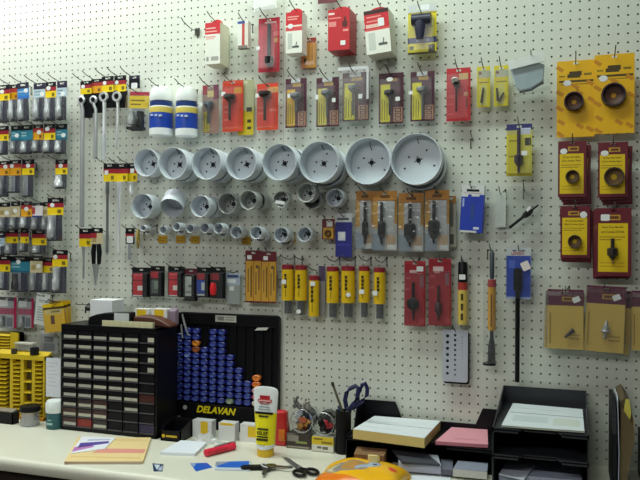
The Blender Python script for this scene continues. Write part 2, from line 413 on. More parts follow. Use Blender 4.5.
for k, (box, d, lb) in enumerate((((45, 303.5, 66, 332), 3.0, 'front yellow grit pack with brown square, tilted above drawers'), ((51, 302, 69, 331), 2.4, 'second yellow pack just behind the tilted front one'), ((55, 300.5, 71.5, 330), 1.8, 'rearmost yellow pack nearest bare pegboard left of white carton'))):
    h = Hung('grit_pack', lb, 'pack', box, d, 'yellow grit packs', roll=-7+2*k, slot=.3, L=5)
    h.card('e3b527', [(0, 0, 1, .12, 'e0b80f'), (0, .12, 1, .2, '4a3c14'), (.08, .2, .92, .38, 'd8c27a'), (.38, .25, .8, .32, '8c7c46'), (.34, .42, .52, .72, '5a3a2e')])
    h.blister((.04, .2, .96, .98), .3, BAG, .1)
h = Hung('tool_pack', 'small grey clear pack hanging just left of drawer cabinet', 'pack', (41, 331, 57.5, 353), 1.2, L=2)
h.card('b9bcbd', [(.2, .25, .75, .5, '707480'), (.15, .55, .85, .9, '8a8e96'), (0, 0, 1, .12, 'd2d5d4')])
h.blister((.05, .15, .95, .98), .6, BAG)

# ---------------------------------------------------------------- ratchets, bars and pliers
def ratchet(box, hb, label, kind, bx, shaft_px, hy, yb, sticker, d=1.6, sch='ry', back=None):
    """header card, black backing and a long handled tool; hb = header bottom, bx = tool centre, hy = head centre"""
    h = Hung('ratchet_pack', label, 'ratchet', (box[0], box[1], box[2], yb), d, 'long packaged ratchets', L=4.6, slot=.3)
    H = h.fz(hb); hh = h.h-H
    m = MB().print_(h.w, hh, 0, .05, K_, SCH[sch]+[(.3, .07, .7, .18, None)])
    for i, v in enumerate(m.v): m.v[i] = (v[0], v[1], v[2]+H)
    m.build('header_card', h.o, smooth=False)
    if back:
        m = MB().box(h.fx(back[0]), h.fx(back[1]), .05, .12, h.fz(back[2]), H+.1, '16161a'); m.build('backing', h.o, smooth=False)
    x, z = h.fx(bx), h.fz(hy); r = .66 if kind == 'ring' else .58
    m = MB()
    if kind == 'ring':
        m.lathe([(r*.62, -.2), (r, -.2), (r+.06, 0), (r, .2), (r*.62, .2), (r*.62, -.2)], (x, -.35, z), (0, -1, 0), CHROME, 20, False)
        m.lathe([(r*.6, 0), (r*.3, .05)], (x, -.35, z), (0, -1, 0), BLACK, 12)
    else:
        m.lathe([(r*.8, -.2), (r, -.1), (r, .1), (r*.8, .2)], (x, -.35, z), (0, -1, 0), CHROME, 18)
        m.lathe([(.34, -.3), (.3, .32)], (x+.1, -.35, z), (0, -1, 0), BLACK, 12)
    m.build('head', h.o)
    ws_ = abs(h.fx(shaft_px[1])-h.fx(shaft_px[0]))/2; xs = (h.fx(shaft_px[1])+h.fx(shaft_px[0]))/2
    m = MB(); z2 = .1
    m.tube([(x, -.35, z-r*.8), (xs, -.35, z-r-.8), (xs, -.35, z*.5), (xs, -.35, z2+.1), (xs, -.35, z2)], [ws_*.9, ws_*.8, ws_, ws_*1.05, ws_*.7], STEEL if kind != 'ring' else CHROME, 10)
    m.build('handle', h.o)
    if sticker: h.sticker(sticker, .42*hh/h.h, .6, .55, True)
    return h
ratchet((80, 81, 91, 94), 94, 'longest steel ratchet bar, leftmost of the hanging ratchets', 'sq', 82.6, (82, 86), 100.5, 228, .25, back=(83, 92, 118))
ratchet((91, 79, 101.5, 93), 93, 'flat square-drive ratchet pack, second of the hanging ratchets', 'sq', 94.8, (95.5, 99), 100.3, 160, None, d=1.42, back=(92, 102, 113), sch='or')
h = ratchet((101.5, 76.3, 113.3, 92), 92, 'ring-headed ratchet in white sleeve, third of hanging ratchets', 'ring', 105.2, (104, 107), 97.2, 161, .25, d=1.66, back=(106, 117, 108))
m = MB().lathe([(.35, 0), (.35, 3.6)], (h.fx(105.4), -.35, .05), (0, 0, 1), HAZE, 12); h.part(m, 'sleeve')
ratchet((114, 75.5, 125.8, 91.5), 91.5, 'ring-headed ratchet with short handle, right of sleeved one', 'ring', 118.4, (118, 120), 97, 150, .22, d=1.48, back=(119, 127, 108))
h = Hung('socket_pack', 'white-stickered black header card above dark clear pack', 'header card', (129, 75.5, 139.7, 91), 1.2, L=4.5)
h.card('1c1a26', [(0, .0, 1, .2, '2a2440'), (0, .85, 1, 1, 'd8d3b8')]); h.sticker(.5, .66, .95, .8)
h = Hung('socket_pack', 'clear pack of dark sockets with slanted yellow label', 'socket pack', (127.5, 92, 147, 131), 2.0, roll=4, L=4.4, slot=.2)
h.card('8d8f96', [(0, 0, 1, .16, 'a83048'), (0, .1, 1, .42, 'ecc92a'), (.08, .2, .8, .24, '8a7420'), (.08, .3, .6, .34, '8a7420'), (0, .42, .18, 1, None), (.82, .42, 1, 1, None)], slot=False)
h.blister((.0, .1, 1, .98), 1.0)
h.spin('socket', 141.5, 112, socket_prof(.6, 2.1), BLACK, y=-.5); h.spin('socket', 133, 112, socket_prof(.5, 1.8), STEEL, y=-.5); h.part(MB().box(-h.w*.4, h.w*.42, -.8, 0, .1, .5, '1a1a1f'), 'tray')
def bar_pack(box, hb, label, barx, br, yb, mt, sch='ry', stick=None, d=1.5):
    h = Hung('extension_bar_pack', label, 'extension bar', (box[0], box[1], box[2], yb), d, 'hanging extension bars', L=4.6, slot=.25)
    H = h.fz(hb); hh = h.h-H
    m = MB().print_(h.w, hh, 0, .05, K_, SCH[sch]+[(.3, .06, .7, .16, None)])
    for i, v in enumerate(m.v): m.v[i] = (v[0], v[1], v[2]+H)
    m.build('header_card', h.o, smooth=False)
    m = MB().lathe([(.16, 0), (.16, .1), (br*.8, .15), (br*.8, .6), (br*.7, .75), (br*.7, H*.8), (br, H*.84), (br, H-.1)], (h.fx(barx), -.3, .02), (0, 0, 1), mt, 12); h.part(m, 'bar')
    if stick: h.sticker(stick[0], stick[1]*hh/h.h, .6, .6)
    return h
bar_pack((103.3, 163.5, 115.2, 181.5), 181.5, 'matte grey extension bar, left of three below the ratchets', 108.7, .26, 253, mat('77797c', .5, .6), stick=(.25, .5))
bar_pack((115.3, 163.5, 127.3, 181.5), 181.5, 'polished chrome extension bar, middle of the three hanging bars', 120.3, .3, 254.5, CHROME)
bar_pack((127.5, 163, 137, 181.5), 181.5, 'short chrome extension bar in clear sleeve beside white cup', 132.3, .34, 194, CHROME, stick=(.5, .42), d=1.0)
h = Hung('tool_pack', 'thin chrome tool on red-and-yellow header above drawer cabinet', 'pack', (79, 228.5, 91.3, 279), 1.4, L=3.6, slot=.3)
m = MB().print_(h.w, 2.5, 0, .05, K_, SCH['ry']+[(.3, .07, .7, .18, None)])
for i, v in enumerate(m.v): m.v[i] = (v[0], v[1], v[2]+h.h-2.5)
m.build('header_card', h.o, smooth=False)
h.part(MB().lathe([(.1, 0), (.16, .3), (.12, h.h*.4), (.2, h.h*.55), (.3, h.h-2.6)], (-.1, -.2, 0), (0, 0, 1), STEEL, 10), 'tool')
h = Hung('pliers_pack', 'black-handled pliers on red header card, below long ratchet bar', 'pliers', (90.8, 228, 102.5, 285), 2.0, L=3.6, slot=.3)
m = MB().print_(h.w, 2.3, 0, .05, K_, SCH['bg']+[(.0, .3, .5, .6, RD), (.3, .07, .7, .18, None)])
for i, v in enumerate(m.v): m.v[i] = (v[0], v[1], v[2]+h.h-2.3)
m.build('header_card', h.o, smooth=False)
for sg in (-1, 1):
    h.part(MB().tube([(sg*.35+.25, -.4, h.fz(244)), (sg*.48+.25, -.4, h.fz(252)), (sg*.42+.25, -.4, h.fz(264))], [.3, .36, .26], BLACK, 10), 'grip')
h.part(MB().tube([(.2, -.4, h.fz(264)), (.2, -.4, h.fz(268)), (.15, -.4, h.fz(285))], [.55, .45, .12], STEEL, 10), 'jaw')
h = Hung('tool_pack', 'narrow clear pack with white-stickered dark header, above red-labelled packs', 'pack', (125.5, 228, 134.3, 260), 1.4, L=3.4, slot=.3)
h.card(K_, [(0, 0, 1, .18, K_), (0, .18, 1, .28, RD), (0, .5, .3, 1, None), (.62, .5, 1, 1, None), (.3, .5, .62, 1, '9a9da2')]); h.sticker(.5, .36, 1.0, .95)
h.blister((.1, .5, .9, 1), .5)
h = Hung('ring_pack', 'slim olive-yellow disc hung edge-on beside white-stickered pack', 'disc', (135.8, 228.5, 140.5, 249), 1.6, L=2.6, slot=.4)
h.part(MB().lathe([(h.h*.2, -.08), (h.h*.48, -.08), (h.h*.5, 0), (h.h*.48, .08), (h.h*.2, .08), (h.h*.2, -.08)], (0, 0, h.h/2), (.86, .42, 0), mat('b59a3c'), 24, False), 'disc')

# ---------------------------------------------------------------- white jars hung in bags
JB = '2248b0'
for box, lb, gold in (((145, 84, 167.5, 135), 'white jar with blue and gold label, left of two', 'd6c05a'), ((171.5, 84.5, 193, 135.5), 'white jar with blue and gold label, right of two', 'd6c05a')):
    h = Hung('jar_pack', lb, 'jar', box, 3.4, 'white jars with blue labels', slot=.4, L=5.4)
    r = h.w*.46; H = h.h; x = -.05*h.w
    cW, cB, cN, cG = mat('eff2f2', .35), mat(JB, .35), mat('27407e', .35), mat(gold, .4)
    h.part(MB().lathe([(r*.8, 0), (r, .12), (r, H*.15), (r, H*.455), (r, H*.565), (r*.97, H*.585), (r*.9, H*.59)], (x, r, 0), (0, 0, 1), [cW, cW, cB, cG, cW, cW], 28), 'body')
    h.part(MB().lathe([(r*.94, H*.592), (r*.96, H*.67), (r*.88, H*.69)], (x, r, 0), (0, 0, 1), [cN, cN], 28), 'lid')
    for k in range(3): h.part(MB().box(x-r*.45+k*r*.4, x-r*.2+k*r*.4, -.02, .3, H*.38-k*.06, H*.42-k*.06, 'b8c4e6'), 'print')
    m = MB().lathe([(r*.97, H*.695), (r*1.0, H*.74), (r*.98, H*.84), (r*.8, H*.95), (r*.4, H*.99), (.01, H)], (x, r, 0), (0, 0, 1), mat('f1f4f3', .4), 24)
    h.part(m, 'hanging_top')
# ---------------------------------------------------------------- boxes and packs along the top
MR, RE = '4f1e33', 'c8202c'
def carton(box, d, dep, label, base, rects, tabc, side=None, roll=0, icon=None, grp='hanging tool boxes', stk=None):
    """a carton hung by its top tab"""
    h = Hung('tool_box', label, 'box', box, d, grp, roll=roll, slot=-.25, L=d+1.6)
    w, H = h.w, h.h
    m = MB().print_(w, H, 0, .04, base, rects); m.build('printed_front', h.o, smooth=False)
    m = MB().box(-w/2, w/2, .04, dep, 0, H, side or base); m.build('carton', h.o, smooth=False, bevel=.04)
    n = 8; pts = [(-w*.42, H-.02)]+[(w*.42*math.cos(math.pi*(1-i/n)), H+.7*math.sin(math.pi*i/n)) for i in range(1, n)]+[(w*.42, H-.02)]
    m = MB().prism(pts, dep*.45, dep*.45+.06, tabc); h.part(m, 'hang_tab', smooth=False)
    if icon:
        x, z, r = icon; x = -w/2+x*w; z = H*(1-z)
        m = MB()
        for k in range(4): m.lathe([(r*.34, -.014), (r*.34, .0)], (x+r*(-.8+.5*k), 0, z), (0, 1, 0), '5c5c5a', 10)
        m.tube([(x, -.01, z), (x+.1, -.01, z+r*1.4)], .06, '6a6a66', 6)
        h.part(m, 'picture')
    if stk: h.sticker(*stk)
    return h
CW = 'efeee4'
carton((205, 22.5, 220, 64), 3.0, 2.6, 'red-topped cream box, leftmost of the hanging boxes', CW, [(0, 0, 1, .28, 'd8303a'), (.05, .12, .7, .15, 'f0c0b8'), (.05, .2, .8, .23, 'f0b0a8'), (.05, .33, .7, .36, 'e79a94'), (.05, .38, .6, .4, 'e79a94'), (.1, .82, .25, .93, '9a9a92'), (.4, .82, .9, .92, 'a8a8a0')], 'c8202c', side='e2dcc2')
carton((285.8, 12, 302, 53), 3.0, 1.9, 'narrow red-and-white box with white sticker, left of solid red box', CW, [(0, 0, 1, .32, 'd3212c'), (.1, .1, .8, .13, 'f0a8a0'), (.1, .16, .7, .19, 'f0a8a0'), (0, .36, 1, .46, 'dc4a4e'), (.05, .33, 1, .36, 'f2dcd4'), (.12, .52, .4, .9, 'c9ccc4')], 'c01c28', icon=(.62, .85, .42), stk=(.28, .34, .7, .6, True))
carton((328, 9, 349.5, 50), 3.4, 3.0, 'solid red box with white sticker, largest of the hanging boxes', RE, [(.02, .08, .3, .13, 'f3d9d4'), (.05, .2, .6, .23, 'ef8f8c'), (.03, .3, .38, .42, 'e88a88'), (.66, .3, .9, .44, '5a1418'), (.74, .2, .84, .46, '5a1418'), (.7, .5, .95, .55, 'ef9a98')], RE, side='a81a26', stk=(.7, .83, .62, .55))
carton((367, 9, 391.5, 53), 3.4, 3.0, 'tilted red-and-white box, right of the solid red box', CW, [(0, 0, 1, .09, '3a1418'), (0, .09, 1, .46, 'd3222e'), (.1, .14, .7, .17, 'ef9a94'), (.1, .24, .6, .27, 'ef9a94'), (.05, .32, .6, .4, 'ecc4b8'), (0, .42, 1, .47, 'e0504e'), (.12, .52, .4, .92, 'cfd2ca')], 'b81c28', side='ddd8c8', roll=-5, icon=(.7, .8, .5), stk=(.68, .3, .75, .95))
h = Hung('tool_pack', 'slim white box with red stripe and blue top, high up', 'box', (237.5, 21, 248, 48), 2.2, slot=.1, L=3.6)
h.card('f0eee8', [(0, 0, .7, .1, '3e5aa0'), (.42, .1, .68, .92, 'c8504a'), (.68, .08, 1, .9, 'e6e0d4'), (.05, .9, .95, 1, '8a8078')], t=.9, slot=False, name='box')
h = Hung('paper_card', 'white card at the top edge above red blister card', 'card', (254, -26, 277, 10), 2.6, roll=-6, L=4)
h.card('eceee8', [(.05, .9, .95, 1, 'cfd2cc')])
h = Hung('tool_card', 'maroon-and-grey card bottom showing at the top edge', 'card', (318, -40, 337, 3), 1.5)
h.card('8c6a66', [(0, .88, 1, 1, '6e3038'), (.1, .3, .9, .8, 'b4a8a0')])

def arbor(h, px, y0, ycut, y1, mt=DARKSTEEL, rc=.6, sh=.15, name='arbor', y=-.45, body=.5, up=True):
    """shank, hex body and pilot bit in one turned piece: body centred at ycut"""
    zt, zc, zb = h.fz(y0), h.fz(ycut), h.fz(y1)
    b_ = min(body, (zt-zc)*.9, (zc-zb)*.9)
    pr = [(sh*.7, 0), (sh, .05), (sh, zt-zc-b_*.95), (rc*.72, zt-zc-b_*.93), (rc, zt-zc-b_*.72), (rc, zt-zc+b_*.55), (rc*.62, zt-zc+b_*.8), (rc*.5, zt-zc+b_*1.15), (sh*.8, zt-zc+b_*1.2), (sh*.7, zt-zb-.25), (.02, zt-zb)]
    return h.part(MB().lathe(pr, (h.fx(px), y, zt), (0, 0, -1), mt, 8 if rc < .7 else 18), name, smooth=True)
def bitcard(box, label, base, rects, tool, stk=None, L=4.4, d=1.3, grp=None, bl=(.06, .12, .94, .96), slot=True, cat='tool card', roll=0, name='tool_card', bagm=None):
    h = Hung(name, label, cat, box, d, grp, L=L, roll=roll)
    h.card(base, rects, slot=slot)
    for t in tool if isinstance(tool, list) else [tool]:
        if t: t(h)
    if bl: h.blister(bl, .9, bagm)
    for s in stk or []: h.sticker(*s, **(dict(y=-.96) if bl else {}))
    return h
def forstner(px, y0, y1, rc=.5, mt=DARKSTEEL, sh=.14):
    def f(h):
        zt, zb = h.fz(y0), h.fz(y1)
        h.part(MB().lathe([(rc*.3, 0), (rc*.95, .05), (rc, .15), (rc, .5), (rc*.75, .6), (sh*1.8, .85), (sh, 1.0), (sh, zt-zb-.1), (sh*.7, zt-zb)], (h.fx(px), -.55, zt), (0, 0, -1), mt, 18), 'bit')
    return f
def arb(*a, **k): return lambda h: arbor(h, *a, **k)
RG = 'red tool cards'
bitcard((258.5, 18, 279.5, 72), 'red blister card with black arbor below the top white card', 'c4203a', [(.3, .07, .85, .1, 'f0c8c4'), (0, .2, .2, .9, 'd63a50'), (.72, .26, .95, .34, 'e06a70'), (.74, .38, .92, .46, 'd8a060')],
        arb(270.5, 25, 61.5, 69, BLACK, .6, .27, body=.6), [(.12, .58, .5, .42)])
h = Hung('tool_pack', 'orange-and-yellow pack hung low behind the narrow red-and-white box', 'pack', (301, 38, 316, 68), .5, slot=.2, L=2)
h.card('e8a23a', [(.3, 0, 1, .16, 'a83a30'), (0, .5, .3, 1, 'e09060'), (.5, .2, .56, .9, 'c87a28'), (.72, .2, .78, .9, 'c87a28'), (.2, .68, .36, .82, '4a3a20')])
h.blister((.3, .1, 1, .95), .35)
h = bitcard((408, 12, 436.5, 54), 'yellow blister card with thick black T-shaped cutter', 'ecd915', [(0, 0, 1, .05, 'c9b40e'), (0, .6, 1, .74, '222a6a'), (.3, .64, .75, .7, '98a0c8'), (.05, .8, .2, .88, '3a3a30'), (.72, .78, .95, .95, '3a3420'), (.0, .95, 1, 1, '38341a')],
        None, None, d=1.6, L=4.6)
h.part(MB().tube([(h.fx(413), -.6, h.fz(21)), (h.fx(432), -.6, h.fz(21))], .72, mat('2a2c42', .4), 12), 'cutter_head')
h.part(MB().lathe([(.72, 0), (.75, .3), (.62, 1.3), (.5, 2.1)], (h.fx(421.5), -.6, h.fz(23)), (0, 0, -1), mat('33344a', .4), 14), 'cutter_body')
h.part(MB().print_(h.w, .95, -.02, 0, 'd5d9d6', [(.45, .1, .75, .75, 'f6f8f8'), (.3, .35, .42, .7, None)]).xf(Matrix.Translation((0, 0, h.h))), 'hang_strip', smooth=False)

# second row of cards
def maroon(box, head, label, tag_col='e3cf20', stk=None, bag=False, rc=.66, tall=0, headmt=mat('777a7e', .4, .45), notch=True):
    x, y0, y1 = head
    base = MR
    r = [(.08, .22, .46, .97, tag_col)]+vrows(.12, .5, .42, .93, 3, '8a7a18', .35)
    r += [(.6, .68, .96, .97, 'b98a70'), (.66, .7, .9, .78, MR), (.7, .715, .86, .765, 'b98a70'), (.66, .8, .9, .87, MR), (.7, .815, .86, .855, 'b98a70'), (.66, .89, .9, .95, MR), (.7, .9, .86, .935, 'b98a70')]
    r += [(.34, .1, .74, .17, 'b58a3c')]
    if notch: r.append((.26, 0, .7, .09, None))
    h = Hung('tool_card', label, 'tool card', box, 1.4, 'maroon bit cards', slot=.3, L=4.6)
    h.card(base, r, slot=False)
    if notch: h.part(MB().box(-h.w*.25, h.w*.2, .01, .04, h.h*.9, h.h, HAZE), 'hang_strip', smooth=False)
    forstner(x, y0, y1, rc, headmt)(h)
    h.blister((.08, .13, .92, .97), .95)
    for s in stk or []: h.sticker(*s, y=-1.0)
    if bag:
        h.part(MB().frus((-h.w*.58, h.w*.58, -.15, h.h+.45), .1, (-h.w*.54, h.w*.54, -.05, h.h+.4), -1.15, CLEAR, True), 'bag')
        FW = clear('white_edge', .6, .06, .3); m = MB().box(-h.w*.58, h.w*.58, -1.2, -1.16, h.h+.05, h.h+.45, FW); m.box(h.w*.5, h.w*.58, -1.2, -1.16, h.h*.4, h.h+.05, FW); h.part(m, 'bag_seal', smooth=False)
    return h
h = bitcard((202.5, 85, 218.5, 133), 'narrow grey-and-pink card with chrome cross-shaped bit, left of orange-red card', '9a8078', [(0, 0, .3, .2, '9c3a48'), (.7, 0, 1, .3, '7a4058'), (.3, .12, .7, .25, 'd8c08a'), (.08, .55, .42, .97, 'cdb82e'), (.5, .5, 1, 1, 'b08478')]+vrows(.1, .6, .4, .95, 2, '8a7a20'), forstner(210.5, 102, 124, .62, mat('6a7078', .35, .5), .18), [(.1, .42, .5, .55)])
OR = 'dc3a24'
bitcard((222.5, 80.5, 243, 131.5), 'orange-red blister card in front of yellow pack', OR, [(0, 0, 1, .06, 'e0553c'), (.55, .14, .95, .26, 'e89a30'), (.1, .14, .5, .24, 'e8584a'), (0, .9, 1, 1, 'e85030'), (.06, .5, .3, .53, 'ee7a64'), (.06, .6, .3, .63, 'ee7a64'), (.06, .75, .3, .78, 'ee7a64')], forstner(231.5, 95, 121, .8, mat('3a322e', .5, .3), .17), [(.2, .28, .55, .5)], grp=None)
h = Hung('tool_pack', 'dull yellow pack half hidden behind the orange-red card', 'pack', (238, 80, 253.5, 135), .8, hk=False)
h.card('d4bb2a', [(.2, 0, 1, .55, 'c2c196'), (.55, .5, .9, .58, '2a2a20'), (.6, .72, .85, .78, '3a3818'), (.6, .85, .85, .9, '3a3818')]); h.blister((.1, .1, .95, .6), .3)
bitcard((257, 83.5, 278, 130), 'orange-red blister card with black hole-cutter head, below red arbor card', OR, [(.5, .08, 1, .2, 'd89a5a'), (.06, .5, .3, .53, 'ee7a64'), (.06, .62, .3, .65, 'ee7a64'), (.6, .55, .92, .6, 'ee7a64'), (0, .92, 1, 1, 'e85030')], forstner(266.5, 92, 121, .82, mat('2e2622', .5), .17), [(.16, .28, .55, .48)], d=1.5)
maroon((285.5, 78.5, 306.5, 127.5), (297.5, 94, 112), 'maroon card with silver bit and white square sticker, leftmost maroon', 'd9a81e', [(.32, .38, .5, .5)], rc=.78)
maroon((316.3, 77.5, 339, 126.5), (328.5, 91, 118), 'maroon card with pale strip beside the tall bagged one', 'd6c45a', [(.14, .42, .4, .6), (.88, .5, .45, .5)], rc=.74)
maroon((342.5, 72.5, 369, 121), (354.5, 86, 116), 'bright yellow maroon card inside clear bag, tallest in row', 'efe01c', [(.76, .53, .5, .55)], bag=True, rc=.62)
maroon((378.8, 73, 403.5, 123.5), (391, 91, 116), 'maroon card with white oval hang tag, right of bagged card', 'ded02a', [(.52, .16, .8, .5, True), (.84, .55, .55, .48)], rc=.7, headmt=DARKSTEEL, notch=False)
maroon((410.5, 71.5, 434.5, 121), (423.5, 88, 117), 'dark maroon card with round bit beside red card', 'e8d818', [(.08, .45, .5, .42)], rc=.72)
bitcard((446.5, 68, 470.5, 121), 'bright red card with white-topped bit, rightmost of tool cards', 'cc2430', [(.52, .1, .9, .22, 'e0b070'), (.1, .5, .35, .56, 'dc4a50'), (.72, .46, .9, .53, 'e09a80'), (.8, .58, .9, .76, '8a1420'), (.05, .66, .3, .69, 'dc4a50'), (.05, .85, .3, .88, 'dc4a50')],
        [forstner(457, 81, 112, .45, BLACK, .1), lambda h: h.part(MB().lathe([(.3, 0), (.4, .05), (.4, .25)], (h.fx(456), -.9, h.fz(81)), (0, -.7, -.7), CARDW, 12), 'cap')], [], d=1.4)
for box, lb, dr in (((477, 66.5, 490.2, 107), 'narrow yellow pack with slim grey bit, left of two', [(483.5, 88, 481.5, 103)]), ((494, 65.5, 508.3, 106), 'narrow yellow pack with forked bit, right of two', [(497, 88, 498, 101), (504, 93, 499, 101)])):
    h = Hung('bit_pack', lb, 'pack', box, 1.3, 'narrow yellow packs', slot=.3, L=3.8)
    h.card('e2cf1c', [(.1, .1, 1, .28, 'b8b8a0'), (.12, .13, .35, .2, '7a4a30'), (.1, .28, .95, .36, 'e6c812'), (.15, .38, .9, .41, '8a7a10'), (.3, .46, .7, .96, 'd8cf6a')])
    for a in dr: h.part(MB().tube([(h.fx(a[0]), -.2, h.fz(a[1])), (h.fx(a[2]), -.2, h.fz(a[3]))], [.1, .14], DARKSTEEL, 8), 'bit')
    h.blister((.05, .12, .95, .97), .4)
# grey bag
h = Hung('cloth_bag', 'clear bag of grey cloth with white folded header', 'bag', (513.5, 62, 550, 92), 2.0, roll=-9, slot=-.1, L=4)
m = MB().prism([(-h.w*.47, h.h*.8), (h.w*.48, h.h*.84), (h.w*.5, h.h*1.16), (-h.w*.5, h.h*1.1)], -1.3, -1.1, mat('e4e8e4', .5)); h.part(m, 'header_strip', smooth=False)
m = MB()
n = 12
for k in range(3):
    pts = [(-h.w*.46+k*.05, h.h*.85), (-h.w*.4, h.h*.2), (-h.w*.3, h.h*.05+k*.03), (0, h.h*.06), (h.w*.36, h.h*.22), (h.w*.47-k*.05, h.h*.75), (h.w*.3, h.h*.88)]
    m.prism(pts, -.9+.3*k, -.65+.3*k, mat('a9babf', .9, 0, .2, 40, .5))
h.part(m, 'cloth', bevel=.15)
h.part(MB().tube([(-h.w*.32, -.5, h.h*.06), (0, -.55, h.h*.05), (h.w*.36, -.5, h.h*.22)], .17, mat('3c4858', .6), 8), 'dark_edge')
h.part(MB().frus((-h.w*.5, h.w*.52, -.2, h.h), .1, (-h.w*.44, h.w*.5, 0, h.h*.9), -1.2, clear('soft_bag', .03, .02, .3)), 'bag')
# yellow abrasive cards, top right
def ringcard(box, d, label, ring, r, stk, txt):
    h = Hung('hole_saw_card', label, 'hole saw card', box, d, 'large yellow hole saw cards', slot=.35, L=4.0)
    rr = [(.33, .14, .66, .2, '4a3c14'), (.28, .175, .62, .225, '4a3c14'), (.06, .255, .97, .285, '5a4a12'), (.1, .305, .9, .315, '7a6416'), (.06, .19, .22, .21, '8a7416'), (.72, .17, .92, .2, '8a7416')]
    h.card('f2b90c', rr)
    pts = [(.08, .1), (.5, .34), (.08, .42), (.88, .3), (.6, .42), (.08, .62), (.62, .86), (.1, .96), (.92, .52), (.88, .9), (.12, .8)]
    for i, (fx, fy) in enumerate(pts):
        x, z = -h.w/2+fx*h.w, h.h*(1-fy); a = R(-35)
        q = [(x+p*math.cos(a)-e*math.sin(a), z-p*math.sin(-a)*1+e*math.cos(a)) for p, e in ((-.42, -.2), (.42, -.2), (.42, .2), (-.42, .2))]
        h.part(MB().prism(q, -.008, 0, 'd08a18'), 'printed_mark', smooth=False)
    x, z = h.fx(ring[0]), h.fz(ring[1])
    db = mat('3a2a2e', .5, .2)
    h.part(MB().lathe([(.28, .0), (.28, -.15), (r*.7, -.2), (r*.84, -.35), (r*.88, -.85), (r, -.85), (r*1.02, -.05), (r, 0)], (x, 0, z), (0, 1, 0), [mat('c8901a'), mat('6a4a3a', .6), mat('4a363a', .6), db, db, db, db], 30, False), 'hole_saw')
    h.sticker(*stk)
    return h
ringcard((556.8, 60.5, 594.5, 137), 1.3, 'large yellow card with smaller dark hole saw ring', (574, 102), 1.02, (.28, .29, .85, .65, True), '')
ringcard((594.5, 54, 634.5, 133.5), 1.7, 'large yellow card with bigger dark hole saw ring', (613.5, 95.5), 1.25, (.22, .3, .9, .7, True), '')

# maroon and yellow hole saw cards: four stacks
def gritcard(box, d, label, lines, item, stk, logo, full=True, roll=0, hk=True, ref=None):
    h = Hung('hole_saw_card', label, 'hole saw card', box, d, 'maroon and yellow tool cards', roll=roll, hk=hk, slot=.25, L=d+2.2, hlabel=ref)
    MA = '6c1f2c'
    h.card(MA, [(.06, .225, .9, .94, 'ecc815'), (logo-.19, .1, logo+.19, .18, 'c89a34'), (logo-.12, .12, logo+.14, .16, '6a3a18')]+(rows(.1, .42, .82, .5, 2, '9a7c14', .35, .2)+rows(.12, .8, .8, .9, 2, 'c8a018', .3) if full else []))
    if full:
        for i, t in enumerate(lines):
            lettering(t, h.w*(.66 if i or len(lines) > 2 else .6), h.o, -h.w*.03, -.006, h.h*(1-.285-.065*i), '5a470e', h=h.h*.034, bold=.012)
        if item[0] == 'ring':
            x, z, r = h.fx(item[1]), h.fz(item[2]), item[3]
            dk = mat('4a3c34', .5, .3)
            h.part(MB().lathe([(r*.3, 0), (r*.85, -.05), (r*.86, -.7), (r, -.7), (r, 0)], (x, 0, z), (0, 1, 0), [mat('8a6a3a'), mat('6a5638'), dk, dk], 26, False), 'hole_saw')
        else:
            arbor(h, item[1], item[2], item[3], item[4], mat('3a3230', .45, .5), .55, .2, body=.55)
        if item[0] == 'arbor': h.part(MB().lathe([(.12, 0), (.12, 1.2), (.02, 1.35)], (h.fx(item[1]), -.45, h.fz(item[4])+1.1), (0, 0, -1), mat('b89a5a', .4, .6), 10), 'pilot_bit')
        if stk: h.sticker(*stk)
    return h
def stack(front, n, dx, dy, where):
    x0, y0, x1, y1 = front['box']
    for k in range(n, 0, -1):
        w_ = ['directly behind the front card', 'third from the front', 'rearmost'][k-1]
        gritcard((x0+dx*k, y0+dy*k*.8, x1+dx*k, y1+dy*k), front['d']-.3*k, f'maroon card {w_} in the {where} stack', [], None, None, .4, False, roll=(-1.5, 1.2, -2)[k-1], hk=False)
    gritcard(front['box'], front['d'], front['label'], front['lines'], front['item'], front['stk'], front['logo'], ref=f'{where} stack of maroon cards')
stack(dict(box=(558, 141, 586.5, 197), d=2.2, label='maroon-and-yellow card with small hole saw ring, front of upper left stack', lines=['Carbide', 'Grit Hole Saw'], item=('ring', 572.5, 177, .72), stk=(.2, .18, .75, .62, True), logo=.54), 3, 1.7, 2.6, 'upper left')
stack(dict(box=(598, 142, 628, 197), d=2.2, label='maroon-and-yellow card with large hole saw ring, front of upper right stack', lines=['Carbide', 'Grit Hole Saw'], item=('ring', 614, 177, 1.02), stk=(.22, .2, .8, .6, True), logo=.55), 3, 1.6, 2.6, 'upper right')
stack(dict(box=(560.5, 206, 590, 258), d=2.0, label='maroon-and-yellow card with tiny hole saw ring, front of lower left stack', lines=['Carbide', 'Grit Hole Saw'], item=('ring', 574.8, 241.5, .72), stk=(.78, .17, .75, .75, True), logo=.45), 2, .6, 2.2, 'lower left')
stack(dict(box=(596, 208, 631.5, 276), d=2.2, label='maroon-and-yellow card with drill arbor, front of lower right stack', lines=['Heavy Duty Mandrel', 'with Carbide Drill Bit'], item=('arbor', 612.5, 238.5, 252.5, 262), stk=(.26, .14, .9, .7), logo=.5), 3, -.9, .9, 'lower right')
